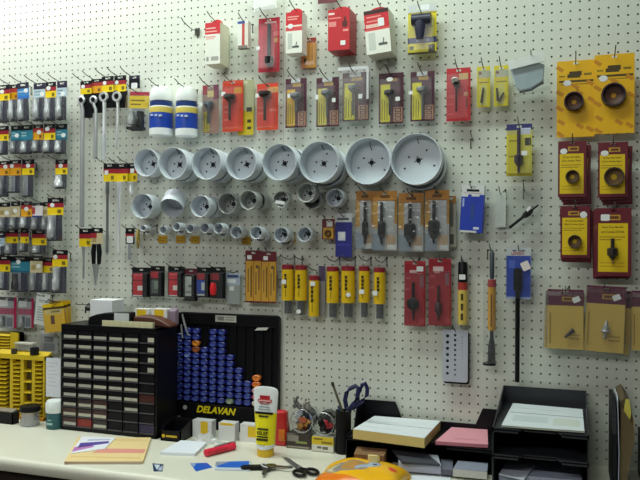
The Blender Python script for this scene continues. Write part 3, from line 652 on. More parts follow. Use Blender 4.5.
def bagpack(box, d, label, dx, kind, roll=0, hk=True, cut=False):
    h = Hung('bit_bag', label, 'bagged bit', box, d, 'bagged bits under maroon headers', roll=roll, hk=hk, slot=.3, L=d+1.8)
    h.card('d6b45a', [(0, 0, 1, .27, '5e1f3c'), (.4, .12, .78, .2, 'b08a40'), (.45, .14, .7, .18, '6a3a20')]+vrows(.06, .4, .14, .92, 1, 'a0803a')+rows(.6, .75, .9, .86, 2, 'a88a40'))
    if kind == 'bit': h.part(MB().tube([(h.fx(565), -.35, h.fz(337)), (h.fx(574), -.35, h.fz(329))], [.12, .26], DARKSTEEL, 10), 'bit')
    if kind == 'step': h.part(MB().lathe([(.1, 0), (.22, .5), (.34, .55), (.36, 1.0), (.5, 1.05), (.52, 1.2), (.16, 1.25), (.16, 1.9)], (h.fx(605.5), -.4, h.fz(320)), (-.08, 0, -1), STEEL, 14), 'step_bit')
    h.part(MB().frus((-h.w*.53, h.w*.53, -.15, h.h*.98), .08, (-h.w*.47, h.w*.47, (.05), h.h*.9), -.7, FOIL, True), 'bag')
    if kind: h.sticker(.8 if kind == 'bit' else .77, .165, .8, .6, y=-.02, roll=25)
    return h
bagpack((544, 291.5, 582, 349), 1.0, 'bagged bit behind the left bag, showing at its left', 0, None, 2)
bagpack((547.5, 289.5, 583.5, 349), 1.9, 'bagged slim bit under maroon header, left of the two bags', 0, 'bit', 0)
bagpack((588, 289.5, 629, 353), 1.0, 'bagged bit behind the right bag, showing at its right', 0, None, 4)
bagpack((584.5, 286, 623.5, 352), 2.0, 'bagged step bit under maroon header, right of the two bags', 0, 'step', 2)
bagpack((631.5, 291, 668, 351), 1.8, 'yellow card bag cut off by the right edge', 0, None, 0)
# yellow and blue pack
h = bitcard((506.5, 124, 532, 176), 'yellow pack with dark blue top and black bit', 'dcca1c', [(0, 0, 1, .12, '2e2f6e'), (0, .12, .6, .2, 'c9bd6a'), (.55, .08, .95, .22, 'd8dcf0'), (.52, .2, 1, .98, 'e6dc5a'), (.72, .27, .96, .42, '3e3c30'), (.1, .3, .45, .34, 'a89a18'), (.1, .6, .45, .64, 'a89a18'), (.0, .94, 1, 1, 'b0a015')],
        arb(519, 130, 160, 174, mat('3a2c3c', .4), .5, .2, body=.6), [(.72, .58, .6, .5)], d=1.6)
# ---------------------------------------------------------------- hole saw cups
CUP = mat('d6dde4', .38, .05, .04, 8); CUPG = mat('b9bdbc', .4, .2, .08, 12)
DOT = mat('26282e', .7)
def cup(cx, cy, ry, d, dep, label, grp, mt=CUP, tilt=0, pan=0, hk=True, holes=True, spin=0, href=None, sticker=None):
    """an open-fronted cup hung on its wire: ry = radius in photo pixels, d = front rim off the wall, dep = depth"""
    u, z = onwall(cx, cy, d); r = z-onwall(cx, cy+ry, d)[1]
    o = thing('hole_saw', label, 'hole saw', u, -d, z-r, grp, tilt, 0, pan)
    if tilt: place(o, u, -d+r*math.sin(R(tilt)), z-r*math.cos(R(tilt)), tilt, 0, pan)
    n = 36 if r > 1 else 20; t = max(.06, r*.035)
    b = MB()
    b.lathe([(r-t*1.2, 0), (r-t*.4, -.03), (r, .03), (r, dep*.5), (r, dep-.05), (r-.08, dep)], (0, 0, r), (0, 1, 0), mt, n, False)
    b.lathe([(r-t*1.2, 0), (r-t*1.3, dep-.15)], (0, 0, r), (0, 1, 0), mt, n, False)
    b.build('cup_wall', o, recalc=True)
    b = MB().lathe([(r-.05, dep-.16), (.22*min(1, r), dep-.16), (.22*min(1, r), dep-.02), (r-.08, dep)], (0, 0, r), (0, 1, 0), mt, n, False); pl = b.build('back_plate', o)
    rc = min(.3, r*.3)
    b = MB().lathe([(.001, dep-.19), (rc, dep-.19), (rc, dep-.14)], (0, 0, r), (0, 1, 0), DOT, 14, False); b.build('arbor_hole', o)
    if holes and r > .9:
        for k in range(4):
            a = R(spin+90*k); MB().lathe([(.001, dep-.185), (.09, dep-.185), (.09, dep-.15)], (.42*math.cos(a), 0, r+.42*math.sin(a)), (0, 1, 0), DOT, 8, False).build('pin_hole', o)
        for a, q in ((200, .62), (330, .66), (20+spin, .5), (150, .4)):
            a = R(a+spin*.5); MB().lathe([(.001, dep-.185), (.12, dep-.185), (.12, dep-.15)], (r*q*math.cos(a), 0, r+r*q*math.sin(a)), (0, 1, 0), DOT, 9, False).build('pin_hole', o)
    if hk: hook(href or label, u, z+r*.55 if r > 1 else z+r*.3, L=max(d-dep*.45, 1.2), lift=min(.8, r*.4), label='wire peg hook through the '+(href or label))
    if sticker:
        b = MB().prism([(-.62, -.12), (.62, -.28), (.6, .1), (-.6, .3)], -.05, -.02, WHITE); s_ = b.build('price_sticker', o, smooth=False); s_.location = (-.1*IN, 0, r*.62*IN)
    return o
G1, G2, G3 = 'large white hole saws in the top cup row', 'medium hole saws in the middle cup row', 'small hole saws in the bottom cup row'
SZ = ['smallest', 'second smallest', 'third smallest', 'middle-sized', 'third largest', 'second largest', 'largest']
for k, (cx, cy, ry, dep, dbl, sp) in enumerate(((146, 162.6, 13.9, 2.0, 0, 20), (172.7, 163.3, 15.9, 2.0, 1, 40), (206.5, 163.3, 16.4, 2.0, 1, 45), (241, 163, 16.7, 2.0, 1, 20), (279.2, 162, 18.4, 2.0, 1, 30), (318.8, 162, 20.9, 2.1, 1, 35), (367.5, 161, 23.6, 2.1, 0, 0), (416, 159, 26, 1.6, 1, 20))):
    nm = ['first', 'second', 'third', 'fourth', 'fifth', 'sixth', 'seventh', 'eighth'][k]
    d0 = 2.4 if not dbl else 4.3
    if k == 7: d0 = 3.6
    cup(cx, cy, ry, d0, dep, f'{nm} white hole saw from left in large cup row', G1, spin=sp)
    if dbl:
        u, z = onwall(cx, cy, d0)
        o = cup(cx, cy, ry*.97, d0-1.9, 1.9 if k < 7 else 1.4, f'white hole saw nested behind the {nm} in large cup row', G1, hk=False, holes=False)
        place(o, u+(.35 if k == 4 else .12), -(d0-dep-.12), z-ry*.97/7.6-(0 if k == 4 else .12))
for k, (cx, cy, ry, dep, d0, mt, kw) in enumerate((
    (142, 206, 12.4, 2.2, 2.6, CUP, dict(pan=0)), (170.5, 208, 12, 2.2, 3.0, CUP, dict(tilt=40, pan=10, holes=False)), (200, 206, 10.9, 2.0, 4.3, CUP, {}),
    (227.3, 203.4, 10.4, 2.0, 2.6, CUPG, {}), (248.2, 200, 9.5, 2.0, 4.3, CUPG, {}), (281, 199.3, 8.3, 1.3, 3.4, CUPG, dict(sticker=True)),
    (306, 192.5, 9.6, 1.7, 4.0, CUPG, {}), (334.5, 197.6, 9, 1.8, 2.4, CUP, {}))):
    nm = ['first', 'second downward-tilted', 'third', 'fourth', 'fifth', 'sixth white-stickered', 'seventh', 'eighth and last'][k]
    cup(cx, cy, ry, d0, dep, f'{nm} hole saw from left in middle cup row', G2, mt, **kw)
    if k in (2, 4, 6):
        cup(*((cx+6, cy+7) if k == 6 else (cx+9, cy+1)), ry*.95, d0-dep-.1, 1.8, f'hole saw nested behind the {nm} in middle cup row', G2, mt, hk=False, holes=False)
for k, (cx, cy, ry, dep, d0) in enumerate(((143, 228, 3.2, 1.5, 2.8), (163, 230, 4.2, 1.5, 2.4), (176.5, 226.7, 4.3, 1.6, 3.4), (190, 228.5, 4.4, 1.6, 3.2), (204.7, 228, 5.1, 1.6, 3.4), (218.3, 228.3, 5.4, 1.7, 3.6), (236, 232, 6.2, 1.7, 2.4), (256, 232.6, 6.6, 1.7, 3.6), (281, 234.7, 7.8, 1.6, 2.6), (304.3, 234.2, 7.6, 1.8, 2.8))):
    nm = ['first', 'second', 'third', 'fourth', 'fifth', 'sixth', 'seventh', 'eighth', 'ninth', 'tenth'][k]
    cup(cx, cy, ry, d0, dep, f'{nm} small hole saw from left in bottom cup row', G3, CUP)
    if k in (0, 2, 4, 5, 7, 8): cup(cx+4.5, cy+3, ry*.95, d0-dep-.1, dep-.2, f'small hole saw nested behind the {nm} in bottom cup row', G3, CUP, hk=False)
for k, (box, w_) in enumerate((((158, 235.5, 167, 243), 'second'), ((176, 235.5, 185, 243), 'third'), ((190.5, 236, 199.5, 243.3), 'fourth'), ((242, 237, 250.5, 244.5), 'seventh'), ((287, 234, 295, 243), 'ninth'))):
    h = Hung('paper_tag', f'small yellow card peeking below the {w_} small hole saw', 'card', box, .14, 'yellow cards behind small hole saws', hk=False)
    h.card('c99a26', [(.1, .3, .9, .4, '9a7418'), (.1, .6, .7, .7, '9a7418')], slot=False)

# ---------------------------------------------------------------- middle of the wall
h = bitcard((322, 219, 334.5, 239.5), 'small maroon-and-yellow card with round ring below last medium cup', '6b1f2c', [(.1, .42, .9, .95, 'd9a93a'), (.35, .12, .85, .38, 'd8c8c0')],
        lambda h: h.part(MB().lathe([(.2, -.1), (.22, -.3), (.42, -.3), (.42, 0)], (0, 0, h.h*.3), (0, 1, 0), [mat('8a6a30'), mat('5a3a20'), mat('5a3a20')], 18, False), 'ring'), [(.65, .24, .6, .5)], L=3.4, bl=None)
h = Hung('blade_card', 'deep blue card with white header beside the small maroon card', 'tool card', (335.5, 213.5, 352, 257), 1.2, L=3.4, slot=.45)
h.card('2a2c84', [(0, 0, 1, .2, 'c8ccd0'), (.1, .1, .8, .15, '50505a'), (.15, .42, .6, .62, 'd8dcec'), (.1, .7, .9, .74, '3c40a0')])
h.sticker(.42, .5, .55, .7)
SB = 'spade bits in clear blisters'
for box, px, rc, lb, dd in (((356, 191, 373, 249), 366, .34, 'slim black bit in clear blister, leftmost of four brown-topped packs', 1.3), ((372.5, 191, 397, 250.5), 382.5, .42, 'blue-glinting bit in clear blister, second of four brown-topped packs', 1.6), ((398.5, 193, 423.5, 251.5), 410.7, .62, 'thick black hex bit, third of four brown-topped packs', 1.6), ((425, 190, 449, 251), 434.5, .6, 'black hex bit with bright highlight, last of four brown-topped packs', 1.9)):
    h = Hung('drill_bit_pack', lb, 'drill bit pack', box, dd, SB, L=4.2, slot=.3)
    h.card(mat('bcbcc0', .45, 0, .3, 90), [(0, 0, 1, .17, mat('b87c30', .5, 0, .25, 90)), (.3, .07, .7, .12, '6a4418'), (0, .17, .22, .62, 'd8a040'), (.9, .17, 1, .55, 'c08c38'), (.22, .17, .9, .26, 'd4d6da'), (.55, .74, .95, .95, 'c9a98a'), (.6, .9, .95, .98, 'e4e6e4'), (0, .72, .5, 1, '98a4b4')])  # silver mottling in the card colour imitates reflections of crinkled film
    arbor(h, px, box[1]+11, box[1]+38.5, box[1]+54, mat('202024', .35, .3), rc*1.15, .2, body=1.0)
    h.blister((.03, .15, .97, .98), 1.2, FOIL)
    if px > 430: h.sticker(.28, .27, .7, .6, True, y=-.1)
h = Hung('drill_bit_pack', 'brown-edged pack mostly hidden behind last brown-topped blister', 'drill bit pack', (446, 196, 456, 247), .9, SB, hk=False)
h.card('b9b2a0', [(0, 0, 1, .16, 'a87430'), (.4, .1, .75, .6, '6a6050'), (.4, .75, .8, .95, '4a4640')]); h.blister((.0, .15, 1, .98), .5)
h = Hung('bit_box', 'blue-and-white box with black logo mark, left of plain tag', 'box', (459.5, 185, 482, 232.5), 2.2, slot=.4, L=3.6, roll=3)
h.card('2440b8', [(0, 0, 1, .2, 'e6e8e8'), (.22, .09, .78, .14, '20242c'), (.12, .165, .9, .175, 'b06070'), (0, .2, .3, .25, 'e6e8e8'), (.45, .2, .8, .24, 'e6e8e8'), (.06, .28, .14, .46, 'a8b8e4'), (.45, .4, .6, .75, '2c4a96'), (.6, .88, .85, .93, 'dfe4f0'), (0, .96, .75, 1, 'd9dcdc')], t=1.2, name='box')
h = Hung('plain_tag', 'plain pale grey tag beside the blue-and-white box', 'tag', (495.3, 192.5, 505.8, 227), .7, slot=.2, L=3.0)
h.card('cfd6cf', [(.1, .96, .9, .97, 'b4bab4')])
h = Hung('bit_bag', 'black bit lying diagonal in clear bag, below yellow-and-blue pack', 'bagged bit', (507.5, 186, 541, 230), 1.2, slot=.5, L=3.0)
h.part(MB().lathe([(.14, 0), (.17, .1), (.17, 1.9), (.34, 2.2), (.4, 2.6), (.3, 3.1), (.12, 3.3), (.1, 4.1)], (h.fx(509.5), -.2, h.fz(228)), (.77, 0, .63), BLACK, 12), 'bit')
h.part(MB().prism([(h.fx(526), h.fz(210)), (h.fx(530), h.fz(206)), (h.fx(531), h.fz(209)), (h.fx(528), h.fz(212))], -.6, -.55, WHITE), 'price_sticker')
h.part(MB().frus((-h.w*.5, h.w*.5, 0, h.h), .1, (-h.w*.46, h.w*.46, .1, h.h*.97), -.55, clear('thin_bag', .02, .03, .15, bump=.6, scale=12), True), 'bag')

# black and red clamshell packs
_cl = [0]
def clam(box, label, rects, d=1.6, extra=None, stk=None, roll=0):
    _cl[0] += 1
    h = Hung('clamshell_pack', label, 'pack', box, d+.2*(_cl[0] % 2), 'black-backed clamshell packs', L=4.4, slot=.25, roll=roll)
    h.card('17171b', rects, t=.06)
    h.part(MB().frus((-h.w*.46, h.w*.46, .05, h.h*.84), 0, (-h.w*.4, h.w*.4, .12, h.h*.8), -.55, CLEAR), 'blister')
    h.part(MB().frus((h.w*.12, h.w*.47, .1, h.h*.82), .02, (h.w*.18, h.w*.42, .15, h.h*.78), -.5, BLACK), 'black_case')
    if extra: extra(h)
    for s in stk or []: h.sticker(*s)
    return h
RC = 'c42a36'
R1 = [(.05, .2, .62, .94, RC), (.1, .24, .6, .28, 'd8606a'), (.05, .42, .6, .46, '7a1a24'), (.3, .62, .66, .78, 'e8dcd8'), (.05, .94, .6, .98, 'c8c4c4')]
clam((132, 267.5, 150.5, 297), 'red-and-black clamshell pack with white square, leftmost of seven', R1)
clam((150.8, 266, 164.5, 296.5), 'narrow black clamshell with red band and grey centre', [(0, .18, .6, .4, RC), (.05, .45, .6, .9, '5f6a62'), (.25, .5, .58, .75, '8f9a8c')])
clam((168, 266.5, 184.5, 297), 'red-and-black clamshell pack with white square, third of seven', R1)
clam((184.3, 268.5, 197.5, 301), 'dark clamshell with white paper insert, fourth of seven', [(0, .0, 1, .2, '5a1c2a'), (.05, .25, .95, .85, 'c4c8c4'), (.3, .5, .9, .58, '7a807c'), (.1, .7, .5, .76, '8a908c')])
clam((196.8, 267.5, 211, 297.5), 'clamshell with red band over blue picture, fifth of seven', [(.05, .2, 1, .4, 'a82a36'), (.0, .42, .9, .86, '2a44a8'), (.32, .5, .8, .76, 'c4ccd4'), (.05, .88, .6, .94, 'c0c4c8')])
clam((210.5, 267, 225.5, 298.5), 'clamshell holding a bright red plastic tool, sixth of seven', [(.05, .2, .95, .42, '9c222e')],
     extra=lambda h: h.part(MB().tube([(-h.w*.22, -.35, h.h*.12), (-h.w*.22, -.4, h.h*.3), (-h.w*.22, -.35, h.h*.5)], [.38, .48, .34], mat('e0242c', .35), 10), 'red_tool'))
h = Hung('clear_pack', 'clear pack with blue-and-white label, last beside yellow bit cards', 'pack', (226, 271, 240, 304), 1.0, L=4.2, slot=.2)
h.card('8f9394', [(.0, .05, 1, .42, 'aab4c6'), (.1, .12, .9, .2, '3a4a7a'), (.05, .25, .7, .36, 'e4e8ea'), (.0, .42, 1, 1, 'a4a8a6'), (.0, .0, 1, .05, None)]); h.sticker(.42, .53, .62, .55); h.blister((.0, .42, 1, .99), .6)
# yellow bit cards
for box, lb, fx in (((245.3, 250.5, 261.5, 302.5), 'yellow bit card with white sticker, left of the touching pair', .25), ((261, 251.5, 276.3, 303), 'yellow bit card with white sticker, right of the touching pair', .3)):
    h = Hung('bit_card', lb, 'bit card', box, 1.2 if fx < .28 else 1.32, 'touching yellow bit cards', L=2.6, slot=.25)
    h.card('6a1f2a', [(.03, .2, .5, .97, 'dfa422'), (.53, .2, .98, .97, 'dfa422'), (.15, .35, .22, .8, '8a6414'), (.32, .3, .42, .9, '7a5814'), (.65, .28, .8, .34, '6a4a14'), (.62, .42, .7, .85, '8a6414'), (.8, .3, .88, .75, '7a5814')])
    for k in (-.24, .25): h.part(MB().frus((k*h.w-h.w*.21, k*h.w+h.w*.21, .12, h.h*.79), 0, (k*h.w-h.w*.15, k*h.w+h.w*.15, .2, h.h*.77), -.35, CLEAR), 'bit_blister')
    h.sticker(fx, .13, .62, .52)
# seven yellow tubes
TC = 'e2ba1a'
for k, (x0, x1, y0, y1, ye) in enumerate(((280.6, 292, 265, 300.5, 314.5), (293.6, 305.6, 265.5, 300.5, 316), (308, 317.6, 276, 316.5, 318), (325.4, 337.6, 267, 303, 318), (340, 354, 266.5, 303, 318), (358, 368.4, 266.5, 302.5, 318), (373, 384.5, 268, 304, 319.5))):
    nm = ['first', 'second', 'third, longest-labelled', 'fourth', 'fifth', 'sixth', 'seventh'][k]
    h = Hung('tube_pack', f'{nm} yellow tube pack from left in row of seven', 'tube pack', (x0-.4, y0-7, x1+2.5, ye), 1.7, 'row of seven yellow tube packs', L=4.2, slot=.2)
    H, w = h.h, h.w
    r = w*.4; z1, z0 = h.fz(y0+4.5), h.fz(y1); xx = -w*.08
    my, mr = mat(TC, .4), mat('8e2430', .4)
    h.part(MB().lathe([(r, z0), (r, z1), (r, h.fz(y0)), (r*.9, h.fz(y0)+.05)], (xx, r-.2, 0), (0, 0, 1), [my, mr, mr], 18), 'label_sleeve')
    if k != 2:
        h.part(MB().lathe([(r*1.02, 0), (r*1.05, .05), (r*1.05, z0)], (xx, r-.2, 0), (0, 0, 1), TUBE, 18), 'clear_end')
        h.part(MB().lathe([(r*.6, .1), (r*.6, z0-.1)], (xx+.04, r-.2, 0), (0, 0, 1), mat('4a4c50', .5, .2), 10), 'bit')
    m = MB()
    for q in range(4): m.frus((xx-.2, xx+.16-.05*(q % 2), z0+(z1-z0)*(.4+.12*q), z0+(z1-z0)*(.5+.12*q)), -.1, (xx-.18, xx+.14-.05*(q % 2), z0+(z1-z0)*(.405+.12*q), z0+(z1-z0)*(.495+.12*q)), -.24, '3a300c')
    m.frus((xx-.06, xx+.03, z0+(z1-z0)*.12, z0+(z1-z0)*.36), -.14, (xx-.05, xx+.02, z0+(z1-z0)*.13, z0+(z1-z0)*.35), -.222, '6a5a18')
    h.part(m, 'print', smooth=False)
    h.part(MB().print_(w, 1.0, 0, .03, CLEAR, [(.4, .2, .6, .5, None)]).xf(Matrix.Translation((0, .1, h.fz(y0)-.1))), 'hang_tab', smooth=False)
    st = {0: (.3, .42), 1: (.42, .92), 2: (.45, .3), 4: (.55, .6), 5: (.35, .55), 6: (.2, .55)}.get(k)
    if st: h.sticker(st[0], st[1], .6, .55, k in (1, 4), y=-.24)
h = Hung('blade_card', 'dark purple card edge between third and fourth yellow tubes', 'tool card', (318.5, 266, 325, 316), .6, hk=False)
h.card('57486a', [(0, .3, 1, 1, '8c8a8c')], slot=False)
# red cards right of the tubes
REDC = 'a01c2c'
def redcard(box, lb, tool, stk, rr):
    h = Hung('arbor_card', lb, 'tool card', box, 1.4, 'dark red arbor cards', L=2.4, slot=.3)
    h.card(REDC, [(0, 0, 1, .04, 'b4303c'), (.74, .22, .92, .4, '8a5a66'), (.05, .25, .3, .28, 'b84a54'), (.05, .42, .25, .45, 'b84a54'), (.75, .88, .95, .95, 'b8404a')]+rr)
    tool(h); h.blister((.04, .18, .96, .98), .9)
    for s in stk: h.sticker(*s)
redcard((404.3, 261, 425.3, 326), 'dark red card with round black cutter, left of drill gauge', lambda h: (arbor(h, 414, 282, 305, 320, BLACK, .3, .17), h.part(MB().lathe([(.6, 0), (.72, .1), (.72, .4), (.4, .5)], (h.fx(413.8), -.2, h.fz(303.5)), (0, -1, 0), BLACK, 20), 'cutter'))[0], [(.74, .12, .8, .6)], [(.25, .14, .6, .18, 'd8b0b4')])
redcard((428.5, 258.5, 451, 325.5), 'dark red card with slim black bit, above drill gauge', arb(439, 285, 308, 321, mat('3a1e24', .4), .4, .15, body=.7), [], [(.2, .12, .66, .19, 'e6c8c8'), (.25, .19, .5, .22, 'd89098')])
h = Hung('tube_pack', 'slim black-topped yellow tube right of the red cards', 'tube pack', (456, 259, 468.5, 325.5), 1.5, slot=.3, L=2.6)
r = h.w*.4
h.part(MB().lathe([(r, .1), (r, h.fz(290))], (0, r-.2, 0), (0, 0, 1), mat('dcc060', .4), 18), 'label_sleeve')
h.part(MB().lathe([(r, h.fz(290)), (r, h.fz(282.5))], (0, r-.2, 0), (0, 0, 1), mat('b03a34', .4), 18), 'red_band')
h.part(MB().lathe([(r*.95, h.fz(282)), (r*.95, h.fz(263)), (r*.8, h.fz(262))], (0, r-.2, 0), (0, 0, 1), BLACK, 18), 'dark_top')
h.part(MB().print_(h.w, .7, 0, .03, CLEAR, [(.35, .15, .65, .5, None)]).xf(Matrix.Translation((0, .1, h.h-.7))), 'hang_tab', smooth=False)
m = MB()
for q in range(3): m.box(-.14, .14, -.23, -.1, h.fz(320)+q*1.15, h.fz(320)+q*1.15+.75, '4a3c14')
h.part(m, 'print', smooth=False); h.sticker(.52, .27, .72, .6, y=-.26)
h = Hung('tube_pack', 'long clear tube with grey rod, red band and yellow label', 'tube pack', (483.5, 249, 496.5, 365), 1.8, slot=.1, L=2.6)
r = h.w*.32; x = h.w*.14
h.part(MB().lathe([(.22, h.fz(279)), (.26, h.fz(276)), (.26, h.fz(254)), (.12, h.fz(250))], (x, 0, 0), (0, 0, 1), mat('5a626a', .4, .6), 12), 'rod')
h.part(MB().lathe([(r, h.fz(287)), (r, h.fz(279.5))], (x, 0, 0), (0, 0, 1), mat('b0302e', .4), 18), 'red_band')
h.part(MB().lathe([(r*.98, h.fz(330)), (r*.98, h.fz(287))], (x, 0, 0), (0, 0, 1), mat('d69a1c', .4), 18), 'label_sleeve')
m = MB(); m.box(x-.08, x+.06, -r-.03, -r+.2, h.fz(326), h.fz(294), '6a4a10'); h.part(m, 'print', smooth=False)
h.part(MB().lathe([(.2, h.fz(330)), (.2, h.fz(338)), (.4, h.fz(345)), (.46, h.fz(362)), (.3, h.fz(364))], (x, 0, 0), (0, 0, 1), mat('2c2c30', .4, .4), 14), 'bit')
h.part(MB().lathe([(.66, .05), (.7, .1), (.7, h.fz(280))], (-.05, 0, 0), (0, 0, 1), TUBE, 20), 'clear_tube'); h.part(MB().lathe([(.72, 0), (.72, .22)], (-.05, 0, 0), (0, 0, 1), BLACK, 18), 'end_cap')
h = Hung('bit_bag', 'blue card bag with red lettered header and long black rod', 'bagged bit', (506.3, 247.5, 531, 299), 1.5, slot=.45, L=2.6)
h.card('2848b4', [(0, 0, 1, .16, 'd9dade'), (.25, .05, .75, .075, '30303c'), (.1, .25, .35, .4, '4a6ad0'), (.55, .4, .95, .6, '2038a0'), (0, .96, 1, 1, 'a8b4d8')])
lettering('LENOX', h.w*.52, h.o, -h.w*.03, -.012, h.h*.885, 'b8283c', h=.34, bold=.02)
h.part(MB().lathe([(.3, 0), (.46, .1), (.48, 2.4), (.28, 2.6)], (h.fx(518), -.35, h.fz(268)), (0, 0, -1), BLACK, 16), 'holder')
h.part(MB().lathe([(.26, 0), (.26, h.fz(290)-h.fz(381.5))], (h.fx(518), -.3, h.fz(290)), (0, 0, -1), BLACK, 12), 'rod')
h.part(MB().frus((-h.w*.53, h.w*.53, 0, h.h*1.02), .08, (-h.w*.48, h.w*.48, .1, h.h*.97), -.95, BAG), 'bag')
s_ = h.sticker(.8, .35, .9, 1.0, roll=25, y=-.97); s_['label'] = 'tilted red and white price sticker'; s_.data.materials[0] = mat('e8ddd8', .5)
h = Hung('drill_gauge', 'grey steel drill gauge plate with three columns of holes', 'drill gauge', (442.5, 330, 467.8, 382), 1.1, slot=.25, L=2.2)
w, H = h.w, h.h
m = MB(); n = 5; c = .25
pts = []
for (x, z, a0) in ((w/2-c, H-c, 0), (-w/2+c, H-c, 90), (-w/2+c, c, 180), (w/2-c, c, 270)):
    for k in range(n): a = R(a0+90*k/(n-1)); pts.append((x+c*math.cos(a), z+c*math.sin(a)))
h.part(m.prism(pts, 0, .1, mat('c6cad6', .35, .15)), 'plate', smooth=False)
h.part(MB().prism([(p+.12, q-.22) for p, q in pts], .12, .6, BLACK), 'black_backing', smooth=False)
for (fx, f0, f1, k_, r0, r1) in ((.2, .12, .84, 7, .2, .17), (.5, .1, .86, 9, .16, .1), (.78, .13, .8, 12, .07, .03)):
    for k in range(k_):
        t = k/(k_-1); r = r0+(r1-r0)*t
        m = MB().lathe([(.001, -.006), (r, -.006), (r, .02)], (-w/2+fx*w, 0, H*(1-(f0+(f1-f0)*t))), (0, 1, 0), DOT if k_ < 12 else mat('7e828c'), 10, False); h.part(m, 'gauge_hole')
hook('', *onwall(474, 141), L=3.4, label='empty wire peg hook left of the yellow and blue pack', free=False)
hook('', *onwall(195, 31), L=3.8, label='empty wire peg hook with small wall plate, upper left', free=True)
# ---------------------------------------------------------------- drawer cabinet
def T(name, label, cat, px, py, group=None, rz=0, z=None, dy=0):
    u, y = ontop(px, py, CT if z is None else z)
    return thing(name, label, cat, u, y+dy, CT if z is None else z, group, 0, 0, rz)
def W(px, py, y):                # offset point helper: wall-parallel plane through y
    return onwall(px, py, -y)
fl = ontop(62.5, 428.5, CT); frr = ontop(157.5, 440.5, CT)
cy_ = (fl[1]+frr[1])/2
x0 = W(61, 380, cy_)[0]; x1 = W(157, 380, cy_)[0]; zt = W(61, 324, cy_)[1]
cw, ch, cd = x1-x0, zt-CT, 5.0
o = thing('drawer_cabinet', 'black small-parts drawer cabinet with six columns of labelled drawers', 'drawer cabinet', x0+cw/2, cy_, CT)
BK = mat('131317', .35); INN = mat('0b0b0d', .6); DRW = mat('17161a', .35, 0, .3, 18)
b = MB(); w = cw/2
b.box(-w, -w+.25, 0, cd, 0, ch, BK); b.box(w-.25, w, 0, cd, 0, ch, BK); b.box(-w, w, 0, cd, ch-.25, ch, BK); b.box(-w, w, 0, cd, 0, .45, BK); b.box(-w, w, cd-.2, cd, 0, ch, BK)
cwid = (cw-.5)/6; top0 = ch-.75; rh = (top0-.45)/10
for k in range(1, 6): b.box(-w+.25+cwid*k-.05, -w+.25+cwid*k+.05, .1, cd, .4, ch-.2, BK)
for k in range(0, 11): b.box(-w+.25, w-.25, .1, cd, .45+rh*k-.04, .45+rh*k+.04, BK)
b.box(-w+.2, w-.2, .05, .3, top0, ch-.2, BK)
b.build('frame', o, smooth=False)
skip = {(3, 7), (3, 8), (3, 9), (4, 8), (4, 9), (5, 4), (5, 5), (5, 6), (5, 7), (5, 8), (5, 9), (1, 9)}
tint = {(0, 8): '4a2e2c', (1, 9): '8a2a24', (0, 9): '4a3030', (2, 7): '4a2c2c', (2, 8): '4a2e2e', (5, 6): '4a2624', (5, 9): '2c2a52', (1, 7): '3a2c2e', (1, 8): '3c2a2a', (2, 9): '3a3434'}
rnd = random.Random(3)
for c in range(6):
    for r_ in range(10):
        xa = -w+.25+cwid*c+.09; xb = xa+cwid-.18; zb = .45+rh*(9-r_)+.07; zt_ = zb+rh-.14
        fc = mat(tint[c, r_], .3, 0, .4, 30) if (c, r_) in tint else DRW
        b = MB().box(xa, xb, -.02, .06, zb, zt_, fc); b.box(xa, xb, .06, cd-.4, zb, zb+.06, fc)
        b.box(xa, xb, -.16, -.02, zb, zb+.14, mat('4c4a4e', .3)); b.box(xa, xa+.06, -.09, -.02, zb, zt_, fc); b.box(xb-.06, xb, -.09, -.02, zb, zt_, fc)
        dr = b.build('drawer', o, smooth=False)
        if (c, r_) not in skip:
            j = rnd.uniform(-.03, .03); sq = c == 5
            la = xa+(cwid*.5 if sq else .12)+j; lb_ = xb-(.04 if sq else .12)+j
            hz = .56 if sq else (.38 if (c, r_) not in ((1, 4), (0, 3)) else .58)
            l = MB().box(la if (c, r_) != (1, 2) else la+.25, lb_ if (c, r_) != (1, 2) else lb_-.25, -.05, -.02, zb+.2, zb+.2+hz, mat(rnd.choice(['c2bfae', 'b9b6a6', 'c8c4b0', 'b4b4aa']), .5)); l.build('drawer_label', dr, smooth=False)
ct = CT+ch                        # cabinet top
def onz(name, label, cat, px, py, z, y, group=None, rz=0):
    return thing(name, label, cat, W(px, py, y)[0], y, z, group, 0, 0, rz)
# things on top of the cabinet
def bx(o, w, d, h, mt, name='box', bevel=.04, y0=0):
    return MB().box(-w/2, w/2, y0, y0+d, 0, h, mt).build(name, o, smooth=False, bevel=bevel)
yb = cy_+2.6
o = onz('carton', 'plain white carton on the back of the drawer cabinet', 'box', 101, 318, ct, yb); k = W(112, 318, yb)[0]-W(90, 318, yb)[0]; hh = W(101, 300, yb)[1]-ct
bx(o, k, 2.8, hh, mat('e9ebee', .6), 'carton_body'); b = MB().box(-k/2, k/2, 1.35, 1.42, hh-.005, hh+.02, 'd8d4c4'); b.build('tape', o, smooth=False)
o = onz('desk_tool', 'black desk tool with white label lying before the white carton', 'desk tool', 109, 324, ct, cy_+1.2)
ka = W(88, 320, cy_+1.2)[0]-o.location.x/IN; kb = W(131, 320, cy_+1.2)[0]-o.location.x/IN
b = MB(); pts = [(ka, 0), (kb, 0), (kb, 1.75), (kb-2, 1.7), ((ka+kb)/2-.8, 1.55), (ka+1.2, 1.3), (ka+.2, .95), (ka-.05, .5)]
b.prism(pts, 0, 1.1, BLACK); b.build('body', o, bevel=.12)
b = MB().box(kb-2.5, kb-.3, -.03, 0, .25, 1.6, 'c9cdd2'); b.build('paper_label', o, smooth=False)
o = onz('label_strip', 'cream strip of blank labels along the cabinet front edge', 'label strip', 127, 327, ct, cy_+.2)
k0 = W(102, 325, cy_+.2)[0]-o.location.x/IN; k1 = W(152.5, 327, cy_+.2)[0]-o.location.x/IN
b = MB(); n = 8
